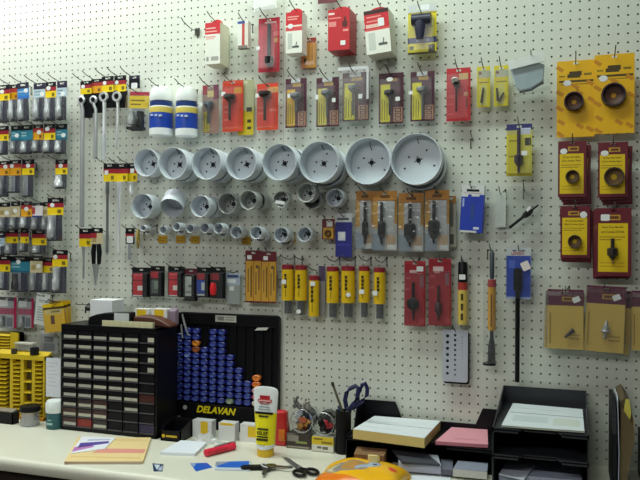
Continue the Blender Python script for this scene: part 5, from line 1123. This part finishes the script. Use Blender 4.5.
# ---------------------------------------------------------------- counter display tubs
def tub(px, py, x0, x1, ytop, ylab, cc, rpx, label, labrect, labcol, body):
    o = T('display_tub', label, 'display tub', px, py, 'clear display tubs'); yy = o.location.y/IN
    k = W(x1, py-15, yy)[0]-W(x0, py-15, yy)[0]; z1 = W(px, ylab, yy)[1]-CT; zt = W(px, ytop, yy)[1]-CT
    cx_ = W(cc[0], cc[1], yy)[0]-o.location.x/IN; cz = W(cc[0], cc[1], yy)[1]-CT; r = W(cc[0]+rpx, cc[1], yy)[0]-W(cc[0], cc[1], yy)[0]
    dp = 2.6
    b = MB().print_(k, z1, -.02, .02, labcol, labrect); b.build('label_card', o, smooth=False)
    MB().box(-k/2, k/2, .02, dp, 0, z1, body).build('base', o, smooth=False, bevel=.06)
    n = 10; pts = [(-k/2, z1)]+[(-k/2, zt-.5), (-k/2+.4, zt), (k/2-.4, zt), (k/2, zt-.5)]+[(k/2, z1)]
    m = MB().prism(pts, .15, dp, clear('tub_shell', .05, .05, .12)); m.f.pop(0); m.mi.pop(0)
    m.build('shell', o, smooth=False)
    MB().lathe([(.001, dp-.5), (r*.96, dp-.5), (r*.96, dp-.42)], (cx_, .15, cz), (0, 1, 0), mat('24201e', .6), 24, False).build('dark_backing', o)  # dark disc added behind the trinkets so the tub looks dark inside
    b = MB().lathe([(r*.97, .3), (r, 0), (r*1.04, -.16), (r*.97, -.2), (r*.95, -.1)], (cx_, .15, cz), (0, 1, 0), clear('tub_rim', .2, .1, .15), 28, False); b.build('window_rim', o)
    return o, yy, k, z1, zt, cx_, cz, r, dp
def fill(o, yy, cx_, cz, r, dp, cols, grp, lab, n, seed, zmin):
    rn = random.Random(seed); ux = o.location.x/IN
    pts = [(-.55, .35), (.1, .5), (.55, .2), (-.2, .05), (.3, -.2), (-.6, -.15), (-.25, -.5), (.5, -.5), (.05, -.7), (.0, .1), (-.4, .65)][:n]
    for k, (fx, fz) in enumerate(pts):
        c_, nm = cols[k % len(cols)]
        vert = 'upper' if fz > .3 else 'middle' if fz > -.3 else 'lower'; hor = 'left' if fx < -.15 else 'right' if fx > .15 else 'centre'
        q = thing('key_chain', f'{nm} trinket at {vert} {hor} inside the {lab}', 'trinket', ux+cx_+fx*r*.95, yy+.75+.3*(k % 3), CT+cz+fz*r*.9-.25, grp, rn.uniform(-30, 30), rn.uniform(-60, 60), rn.uniform(-40, 40))
        b = MB().prism([(-.42, -.2), (.35, -.32), (.52, .14), (.14, .44), (-.46, .28)], -.16, .16, mat(c_, .4, .2 if 'grey' in nm else 0)); b.build('charm', q, smooth=True, bevel=.06)
        MB().lathe([(.13, -.03), (.17, 0), (.13, .03), (.1, 0), (.13, -.03)], (.05, 0, .38), (.3, 1, .2), STEEL, 12, False).build('ring', q)
t = tub(298.5, 449, 288.5, 312.5, 408.5, 434, (301, 421), 11, 'clear tub of mixed trinkets with dark brown label, left of two', [(0, 0, .35, .55, '6a6660'), (.05, .1, .5, .5, '8f8c86'), (.38, .48, .85, .62, '8a9a52'), (0, .8, 1, 1, '6e665c'), (.05, .84, .9, .9, 'a8a092')], '3a2e2a', mat('46403c', .5))
fill(t[0], t[1], t[5], t[6], t[7], t[8], [('b8bcc4', 'pale grey'), ('20222c', 'black'), ('6e7aa8', 'blue-grey'), ('8a3a22', 'rust brown'), ('d89a4a', 'orange'), ('c4c8cc', 'white-grey'), ('b8863c', 'tan'), ('2a2a30', 'dark'), ('7a3a20', 'brown'), ('a8502c', 'copper'), ('9aa0aa', 'silver grey')], 'trinkets in the brown-labelled tub', 'brown-labelled clear tub', 11, 1, t[3])
t2 = tub(322.5, 452.5, 312.8, 334.5, 411.5, 437, (323.2, 424), 10.8, 'clear tub of dark trinkets with yellow-and-white label, right of two', [(0, 0, 1, .52, 'd9bc2a'), (.1, .1, .5, .2, '6a5a14'), (.45, .28, .95, .44, '8a7418'), (.25, .62, .45, .76, '6a665a'), (.5, .62, .75, .8, '6a665a'), (.0, .92, 1, 1, 'a8a498')], 'd9d6cc', mat('b8b4a8', .5))
fill(t2[0], t2[1], t2[5], t2[6], t2[7], t2[8], [('17171b', 'black'), ('2e3034', 'charcoal'), ('6a6c6a', 'grey'), ('101014', 'pure black'), ('a8303a', 'crimson'), ('1c1c20', 'dark'), ('26262c', 'soot-black'), ('202024', 'ink-black'), ('2a2a2e', 'dusky'), ('c03440', 'red'), ('4a4e4a', 'dark grey')], 'trinkets in the yellow-labelled tub', 'yellow-labelled clear tub', 11, 2, t2[3])
o = thing('figurine', 'grey toy-like charms piled on top of the brown-labelled tub', 'charms', W(301, 408, t[1]+1.2)[0], t[1]+1.2, CT+t[4])
yq = t[1]+1.2; ox, oz = o.location.x/IN, CT+t[4]
def pt(px, py): a = W(px, py, yq); return a[0]-ox, a[1]-oz
GRY = mat('5c5a58', .5, .2, .2, 20)
b = MB()
for px, py, r in ((295.5, 401, .3), (297, 404.5, .36), (299.5, 406.5, .34), (294.5, 406, .28), (297.5, 397.5, .18)):
    x, z = pt(px, py); b.sphere((x, 0, z), (r, .28, r*1.1), GRY, 10, 6)
b.build('dark_charm', o)
b = MB()
for px, py, r in ((305, 404.5, .3), (307.5, 407, .42), (303.5, 408, .3), (305.5, 400, .14), (308.5, 402.5, .16)):
    x, z = pt(px, py); b.sphere((x, .1, z), (r, .28, r), mat('7e7a76', .5, .2, .2, 20), 10, 6)
b.build('pale_charm', o)

# ---------------------------------------------------------------- pen cup, pens, standing scissors
o = T('pen_cup', 'black desk pen cup between the display tubs and letter trays', 'pen cup', 341, 455); yy = o.location.y/IN
ux = o.location.x/IN; r = .9; zc_ = W(341, 412, yy)[1]-CT
MB().lathe([(r*.9, 0), (r, .1), (r, zc_), (r-.08, zc_), (r-.1, .15), (.01, .12)], (0, r, 0), (0, 0, 1), mat('0f0f12', .5), 24).build('cup_wall', o); MB().lathe([(r, zc_-.3), (r+.04, zc_-.25), (r+.04, zc_)], (0, r, 0), (0, 0, 1), BLACK, 24, False).build('rim', o)
def stick(name, label, cat, a, e, y, rad, mt, tipm=None, grp=None):   # from photo point a (low) to e (top)
    pa, pe = W(*a, y), W(*e, y); o = thing(name, label, cat, pa[0], y, pa[1]); dx, dz = pe[0]-pa[0], pe[1]-pa[1]; L_ = math.hypot(dx, dz)
    MB().lathe([(.03, -.25), (rad, .15), (rad, L_-.5), (rad*.9, L_-.4), (rad*.9, L_)], (0, 0, 0), (dx, 0, dz), mt, 10).build('barrel', o)
    if tipm: MB().lathe([(rad*1.15, L_-.6), (rad*1.15, L_-.05), (rad*.6, L_)], (0, 0, 0), (dx, 0, dz), tipm, 10).build('cap', o)
stick('pencil', 'olive pencil leaning left out of the pen cup', 'pencil', (344, 416), (332, 382), yy+.55, .15, mat('5a5640', .5), mat('3a3a34', .5))
stick('pen', 'blue-grey pen standing low in the pen cup', 'pen', (343, 424), (339, 405.5), yy+1.15, .2, mat('2e4460', .4), mat('38567a', .4))
ys = yy+r
sx, sz = ux+.15, CT+.3
o = thing('scissors', 'dark blue handled scissors standing in the black pen cup', 'scissors', sx, ys, sz)
NB = mat('1c2250', .35)
def pq(px, py): a = W(px, py, ys); return (a[0]-sx, 0, a[1]-sz)
loop1 = [pq(*p_) for p_ in ((346.5, 408), (345, 400), (346.5, 393), (350, 388.5), (355.5, 386), (358.5, 388), (357.5, 396), (353.5, 404), (349.5, 409))]
loop2 = [pq(*p_) for p_ in ((350, 409), (357, 400), (359, 391), (361, 385.5), (364, 384), (366.5, 389), (366, 396), (361.5, 401.5), (352, 409))]
MB().tube(loop1+[loop1[0]], .27, NB, 8).build('handle', o); q = MB().tube(loop2+[loop2[0]], .25, NB, 8).build('handle', o); q.location.y = .01
lo = pq(348.5, 408)
for k in (-1, 1): MB().prism([(lo[0]-.3, lo[2]+.2), (lo[0]+.1, lo[2]+.2), (.2, .3), (.05, 0), (-.15, .3)], .04*k, .04*k+.06, STEEL).build('blade', o, smooth=False)

# ---------------------------------------------------------------- letter trays
TB = mat('15151a', .38); TG = mat('2c2e34', .42)
def trays(name, label, x0, x1, yf_, yb_, levels, backh, lip, lean_l, low_mid, mt):
    """stacked side-loading trays: each floor a part with its lip; two end walls and a back that dips in the middle"""
    o = thing(name, label, 'letter tray', (x0+x1)/2, yf_, CT); w = (x1-x0)/2; D = yb_-yf_
    top = levels[-1]-CT
    for k, z in enumerate(levels):
        z0 = z-CT; c = w*.34
        pts = [(-w, 0), (-c-.5, 0), (-c, .9), (c, .9), (c+.5, 0), (w, 0), (w, D), (-w, D)]
        MB().prism(pts, z0-.12, z0, mt, 'z').build('tray_floor', o, smooth=False)
        m = MB()
        for s in (-1, 1): m.prism([(s*w, 0), (s*(c+.5), 0), (s*(c+.45), 0), (s*w, 0)], 0, .01, mt, 'z') if False else m.box(min(s*w, s*(c+.5)), max(s*w, s*(c+.5)), 0, .1, max(.01, z0-.3), z0+lip, mt)
        m.box(-c, c, .9, 1.0, max(.01, z0-.25), z0+lip*.6, mt); m.build('front_lip', o, smooth=False)
    for s in (-1, 1):
        xx = s*w; m = MB().prism([(0, 0), (D, 0), (D, top+backh), (D-lean_l[0], top+backh), (lean_l[1], top+.35), (0, top+.2)], min(xx, xx-s*.12), max(xx, xx-s*.12), mt, 'x'); m.build('end_wall', o, smooth=False)
    if low_mid: pts = [(-w, 0), (w, 0), (w, top+backh), (w-low_mid[1]+.5, top+backh), (w-low_mid[1]-.3, top+low_mid[2]), (-w+low_mid[0]+.3, top+low_mid[2]), (-w+low_mid[0]-.5, top+backh), (-w, top+backh)]
    else: pts = [(-w, 0), (w, 0), (w, top+backh), (-w, top+backh)]
    MB().prism(pts, D-.12, D, mt).build('back_wall', o, smooth=False)
    return o
LX0, LX1 = W(350, 420, -6)[0], W(494, 440, -6)[0]
trays('letter_tray', 'wide black stacked letter tray with low back, left of the grey one', LX0, LX1, -7.6, -.6, (CT+.15, -22.15), 2.9, .1, (2.6, 3.2), (4.6, 2.3, 1.0), TB)
RX0, RX1 = W(492.5, 440, -13)[0], W(589, 440, -13)[0]
RT = (CT+.15, -20.95, -18.35)
trays('letter_tray', 'charcoal three-tier letter tray at the right end of the counter', RX0, RX1, -13.3, -.7, RT, 1.95, .13, (.5, 2.2), None, TG)
def paper(name, label, cat, pts, z, th, mt, side=None, group=None):
    o, l = flat(name, label, cat, pts, th-.03, side or mt, group, z=z, part='pages'); 
    MB().prism(l, th-.03, th, mt, 'z').build('top_sheet', o, smooth=False); return o, l
def shrink(pts, zt): return pts
WP, WPB = mat('dfe6ea', .6), mat('d5c07a', .6)
def sheets(name, label, cat, pts, ztop, th, mt, side, group=None, lines=None):
    """a stack whose upper outline is given by photo points at height ztop"""
    q = [ontop(px, py, ztop) for px, py in pts]; cx_ = sum(a for a, _ in q)/4; cyy = sum(a for _, a in q)/4
    o = thing(name, label, cat, cx_, cyy, ztop-th, group); l = [(a-cx_, b_-cyy) for a, b_ in q]
    MB().prism(l, 0, th-.03, side, 'z').build('pages', o, smooth=False); MB().prism(l, th-.03, th, mt, 'z').build('top_sheet', o, smooth=False)
    for fs, c_ in lines or []: inner(l, fs, th, th+.008, mat(c_, .6), 'print', o)
    return o
ln_ = lambda t, a, b_: [(a, t), (b_, t), (b_, t+.015), (a, t+.015)]
sheets('paper_stack', 'thick pad of white paper with yellow edges on the left tray', 'paper stack', [(374.5, 415.8), (440.5, 420.8), (424.5, 438), (353, 429)], -20.95, 1.08, WP, WPB, None, [(ln_(.48, .05, .98), '7a848c'), (ln_(.75, .05, .6), 'c4ccd0')])
sheets('paper_stack', 'pink sheets on the right half of the wide black tray', 'paper stack', [(451.5, 427), (487.5, 429.5), (488, 444.5), (435.5, 441)], -21.6, .38, mat('e09aa8', .6), mat('c87888', .6), None, [([(.3, .72), (.8, .72), (.8, .8), (.3, .8)], 'd08c9a')])
o = sheets('paper_stack', 'printed white form on the top of the charcoal tray', 'paper stack', [(513, 403), (582.5, 409.2), (584.5, 431), (501.5, 425)], -18.0, .2, mat('d3dce0', .6), mat('b9bfae', .6), None, [(ln_(.42, .02, 1), '5e666c'), (ln_(.2, .1, .7), 'b0bac0'), ([(.1, .55), (.55, .55), (.55, .8), (.1, .8)], 'c3ced2'), ([(.62, .55), (.95, .55), (.95, .85), (.62, .85)], 'c8d0c8')])
# lower left tier: box, crumpled grey bag, white papers
def lowz(z): return z
o = sheets('cardboard_piece', 'brown cardboard sleeve behind the yellow bag, in lower tray', 'cardboard', [(357, 446.5), (387, 449), (384, 456), (354, 454)], CT+1.6, 1.35, mat('8a6a4a', .6, 0, .2), mat('7a5638', .6), None, [([(.2, .3), (.8, .3), (.8, .55), (.2, .55)], '6a4a34')])
o = sheets('grey_folder', 'slate grey bag-like folder on white papers in lower tray', 'folder', [(392, 449), (424, 451), (440, 464), (402, 461.5)], CT+1.45, .25, mat('44464f', .5, 0, .3, 8, .5), mat('3a3c46', .5))
o = sheets('paper_stack', 'thick white paper stack under the slate grey folder', 'paper stack', [(398, 452), (438, 455), (441, 465.5), (399, 462)], CT+1.18, .95, mat('c9cede', .6), mat('b4b8c8', .6))
o = sheets('paper_stack', 'grey sheets filling the gap beside the white stack', 'paper stack', [(441, 459), (453, 460), (452.5, 470), (441.5, 469)], CT+.9, .6, mat('6c7080', .6), mat('5a5c68', .6))
o = sheets('paper_stack', 'short stack of pale sheets below the pink ones', 'paper stack', [(458, 460.5), (488, 462.8), (487, 471.8), (453, 468.5)], CT+1.1, .8, mat('8c92a4', .6), mat('c4c4c0', .6))
q = [ontop(px, py, CT) for px, py in ((404, 473.5), (451, 475), (448, 490), (396, 488))]
o, l = flat('paper_sheet', 'white sheet on the counter before the wide black tray', 'paper', [(412, 475.5), (451, 476.5), (448, 492), (410, 491)], .08, mat('dfe4ec', .6))
# papers in the right tray's lowest tier
o = sheets('paper_stack', 'thick white papers in the lowest tier of the charcoal tray', 'paper stack', [(511, 458), (580, 462.5), (582, 480.5), (499, 474)], CT+1.55, 1.35, mat('b9c0d8', .6), mat('aab0c8', .6), None, [(ln_(.5, .05, .95), 'a0a8c0')])
o = sheets('paper_stack', 'loose top sheets slipping off the lowest tier papers', 'paper stack', [(506, 462.5), (535, 465), (524, 479), (499, 473.5)], CT+1.75, .15, mat('cdd3e4', .6), mat('c0c6d8', .6))

# ---------------------------------------------------------------- upright folder and papers at right
def upright(name, label, cat, pts, y0, dy, mt, grp=None):
    """a leaf standing edge-on to the wall: outline given in (depth, z) swept into a thin curved sheet"""
    o = thing(name, label, cat, pts[0][0], y0, CT, grp); b = MB(); x0_ = pts[0][0]; n = 7
    vs = []
    for j, (u, z) in enumerate(pts):
        for i in range(n):
            t_ = i/(n-1); vs.append((u-x0_+dy[1]*math.sin(t_*math.pi)*(.3+.7*j/(len(pts)-1))+dy[2]*t_, dy[0]*t_, (z-CT)*(1-dy[3]*t_*j/(len(pts)-1))))
    m_ = len(vs); vs += [(x+.06, y, z) for x, y, z in vs]; nr = len(pts)
    fs = [(j*n+i, j*n+i+1, (j+1)*n+i+1, (j+1)*n+i) for j in range(nr-1) for i in range(n-1)]; fs += [tuple(m_+k for k in f) for f in fs]
    ed = [(j*n, (j+1)*n) for j in range(nr-1)]+[(j*n+n-1, (j+1)*n+n-1) for j in range(nr-1)]+[((nr-1)*n+i, (nr-1)*n+i+1) for i in range(n-1)]
    fs += [(a, e, e+m_, a+m_) for a, e in ed]
    b.add(vs, fs, mt); b.build('leaf', o); return o
fu = W(617, 470, -7)[0]; fzt = W(617, 388, -3.2)[1]
GR = 'upright papers at the right end'
o = thing('file_folder', 'black upright folder cover, leftmost of the standing papers', 'folder', fu-.45, -9.4, CT, GR)
MB().prism([(0, 0), (7.6, 0), (7.6, fzt-CT-.4), (3.5, fzt-CT-.5), (.6, fzt-CT-2.2), (0, fzt-CT-3.4)], -.12, .3, mat('17181c', .5), 'x').build('cover', o, smooth=False, bevel=.05)
upright('paper_sheet', 'white sheet standing upright beside the black folder cover', 'paper', [(fu-.05, CT), (fu, CT+4), (fu-.15, fzt-.1)], -9.6, (7.5, .12, .1, .02), mat('c9cfdc', .6), GR)
o = thing('file_folder', 'manila folder with bulging right side, standing at the right end', 'folder', fu+.15, -8.8, CT, GR); q_ = fzt-CT
MB().prism([(0, 0), (.35, 0), (.8, q_*.3), (1.28, q_*.58), (1.2, q_*.8), (.95, q_*.95), (.45, q_*1.02), (0, q_*.98)], 0, 7.4, mat('54472f', .6), 'y').build('pocket', o, smooth=False, bevel=.08)  # solid block; shade inside the folder is put into its dark brown
MB().prism([(-.02, 0), (.36, 0), (.82, q_*.3), (1.3, q_*.58), (1.17, q_*.74), (.08, q_*.92)], -.34, -.26, mat('665638', .6), 'y').build('front_leaf', o, smooth=False)
MB().tube([(.38, -.03, 0), (.83, -.03, q_*.3), (1.3, -.03, q_*.58), (1.22, -.03, q_*.8)], .05, mat('b89c6a', .6), 6).build('edge', o)
o = thing('paper_sheet', 'yellow sheet peeking from the upright manila folder', 'paper', fu+.35, -8.95, CT, GR)
MB().prism([(0, 0), (.12, 0), (.3, q_*.78), (.62, q_*.72), (.82, q_*.86), (.62, q_*1.0), (.3, q_*1.0), (.1, q_*.86)], 0, .08, mat('d2c658', .6), 'y').build('sheet', o, smooth=False)
o = thing('binder', 'black binder edge at the far right of the counter', 'binder', fu+2.6, -9, CT, 'upright papers at the right end'); MB().box(-.2, 1.4, 0, 8, 0, W(637, 440, -7)[1]-CT, mat('17171b', .5)).build('cover', o, smooth=False, bevel=.08); MB().box(.0, 1.2, -.02, .1, .1, 3.8, mat('8a8a90', .5)).build('page_edge', o, smooth=False)

# ---------------------------------------------------------------- yellow bag in the foreground
q = [ontop(px, py, CT) for px, py in ((318, 468), (402, 470))]
bu0 = ontop(306, 478, CT+1.2)[0]; bu1 = ontop(404, 478, CT+1.2)[0]
by = ontop(358, 468, CT+1.6)[1]
w_ = bu1-bu0; D = 6.6
o = thing('snack_bag', 'yellow snack bag with tan oval and pale blue loop print, in front', 'snack bag', (bu0+bu1)/2, -14.7, CT, None, 0, 0, 2)
YB, OB = mat('f0b414', .22, 0, .12, 10, .25), mat('e87a14', .25, 0, .12, 10, .25)
TAN, PB, GY, BE = mat('b5853e', .35, 0, .3, 40), mat('9fb4cc', .3), mat('8a8680', .35), mat('d8c89a', .35)
nx, ny = 120, 70
def prof(fx, fy):
    e = max(0, 1-abs(fx)**3)*max(0, 1-abs(fy)**2.6)
    return e
rn = random.Random(9); ph = [(rn.uniform(2, 7), rn.uniform(2, 7), rn.uniform(0, 6)) for _ in range(6)]
def hz(fx, fy):
    e = prof(fx, fy); wr = sum(math.sin(a*fx+b_*fy+c_) for a, b_, c_ in ph)*.05
    t_ = max(0., 1-abs(fx)**3.2)*max(0., 1-(abs(fy-.4)/(1.4 if fy < .4 else .6))**2.2)
    return .05+(t_**.36)*(1.9+wr*.9)*(1-.1*max(0, fx)-.32*max(0, -fx-.15))
for sgn, nm in ((1, 'front_film'),):
    vs, fs, cs = [], [], []
    for j in range(ny+1):
        for i in range(nx+1):
            fx, fy = i/nx*2-1, j/ny*2-1; vs.append((fx*w_/2*(1-.06*(1-fy*fy)), fy*D/2, hz(fx, fy)))
    b = MB()
    b.v = vs
    for j in range(ny):
        for i in range(nx):
            fx, fy = (i+.5)/nx*2-1, (j+.5)/ny*2-1; mt = YB
            if fy < -.78-.5*fx: mt = OB
            el = lambda x_, y_, a_, b_: ((fx-x_)/a_)**2+((fy-y_)/b_)**2 < 1
            if el(-.6, -.1, .26, .34): mt = GY
            if el(-.62, -.1, .2, .24): mt = BE
            if el(-.52, -.12, .16, .2): mt = GY
            if el(-.17, -.1, .36, .36): mt = GY
            if el(-.17, -.1, .31, .29): mt = TAN
            if el(.28, .17, .17, .2): mt = GY
            t_ = (.28-fx)/.38
            if 0 < t_ < 1 and abs(fy-(.12-.42*t_)) < .14-.05*t_: mt = PB
            if el(.28, .17, .14, .16): mt = PB
            if el(.3, .18, .06, .06): mt = mat('20242e')
            if el(.74, .08, .1, .16): mt = mat('e8502c', .3)
            n_ = nx+1; b.f.append([j*n_+i, j*n_+i+1, (j+1)*n_+i+1, (j+1)*n_+i]); b.mi.append(b.m(mt))
    b.build('printed_film', o)
b = MB().box(-w_/2, w_/2, -D/2, D/2, 0, .06, YB); b.build('back_film', o, smooth=False)
b = MB().frus((.5, 1.7, 1.7, 2.5), D/2-1.9, (.35, 1.5, 1.6, 2.7), D/2-2.2, mat('ecd68e', .35, 0, .1, 10, .3), True); b.build('folded_corner', o, bevel=.15)

# ---------------------------------------------------------------- light: ceiling tubes and daylight-like fill
def area(name, loc, rot, sx, sy, power, col):
    l = bpy.data.lights.new(name, 'AREA'); l.shape = 'RECTANGLE'; l.size = sx*IN; l.size_y = sy*IN; l.energy = power; l.color = col
    o = bpy.data.objects.new(name, l); C.objects.link(o); o.location = (loc[0]*IN, loc[1]*IN, (loc[2]+EYE)*IN); o.rotation_euler = tuple(R(a) for a in rot); return o
area('ceiling_tube', (0, -26, 57), (0, 0, 0), 48, 8, 17.8, (.84, 1.0, .9))
area('ceiling_tube', (-52, -14, 57), (0, 0, 0), 48, 6, 20.5, (.95, 1.0, .96))
area('ceiling_tube', (-95, -30, 57), (0, 0, 0), 48, 8, 11.8, (.95, 1.0, .96))
area('ceiling_tube', (40, -30, 57), (0, 0, 0), 48, 8, 1.5, (.9, 1.0, .95))
area('ceiling_tube', (-20, -130, 57), (0, 0, 0), 96, 10, 58, (1.0, 1.0, .96))
wd = bpy.data.worlds.new('room_light'); S.world = wd; wd.use_nodes = True
bg = wd.node_tree.nodes['Background']; bg.inputs['Color'].default_value = (.95, 1, .97, 1); bg.inputs['Strength'].default_value = .062
S.view_settings.exposure = 0.0
S.cycles.max_bounces = 8; S.cycles.transparent_max_bounces = 24
S.cycles.use_denoising = True; S.cycles.denoising_prefilter = 'ACCURATE'; S.cycles.use_adaptive_sampling = False
S.cycles.sample_clamp_direct = 6; S.cycles.sample_clamp_indirect = 3
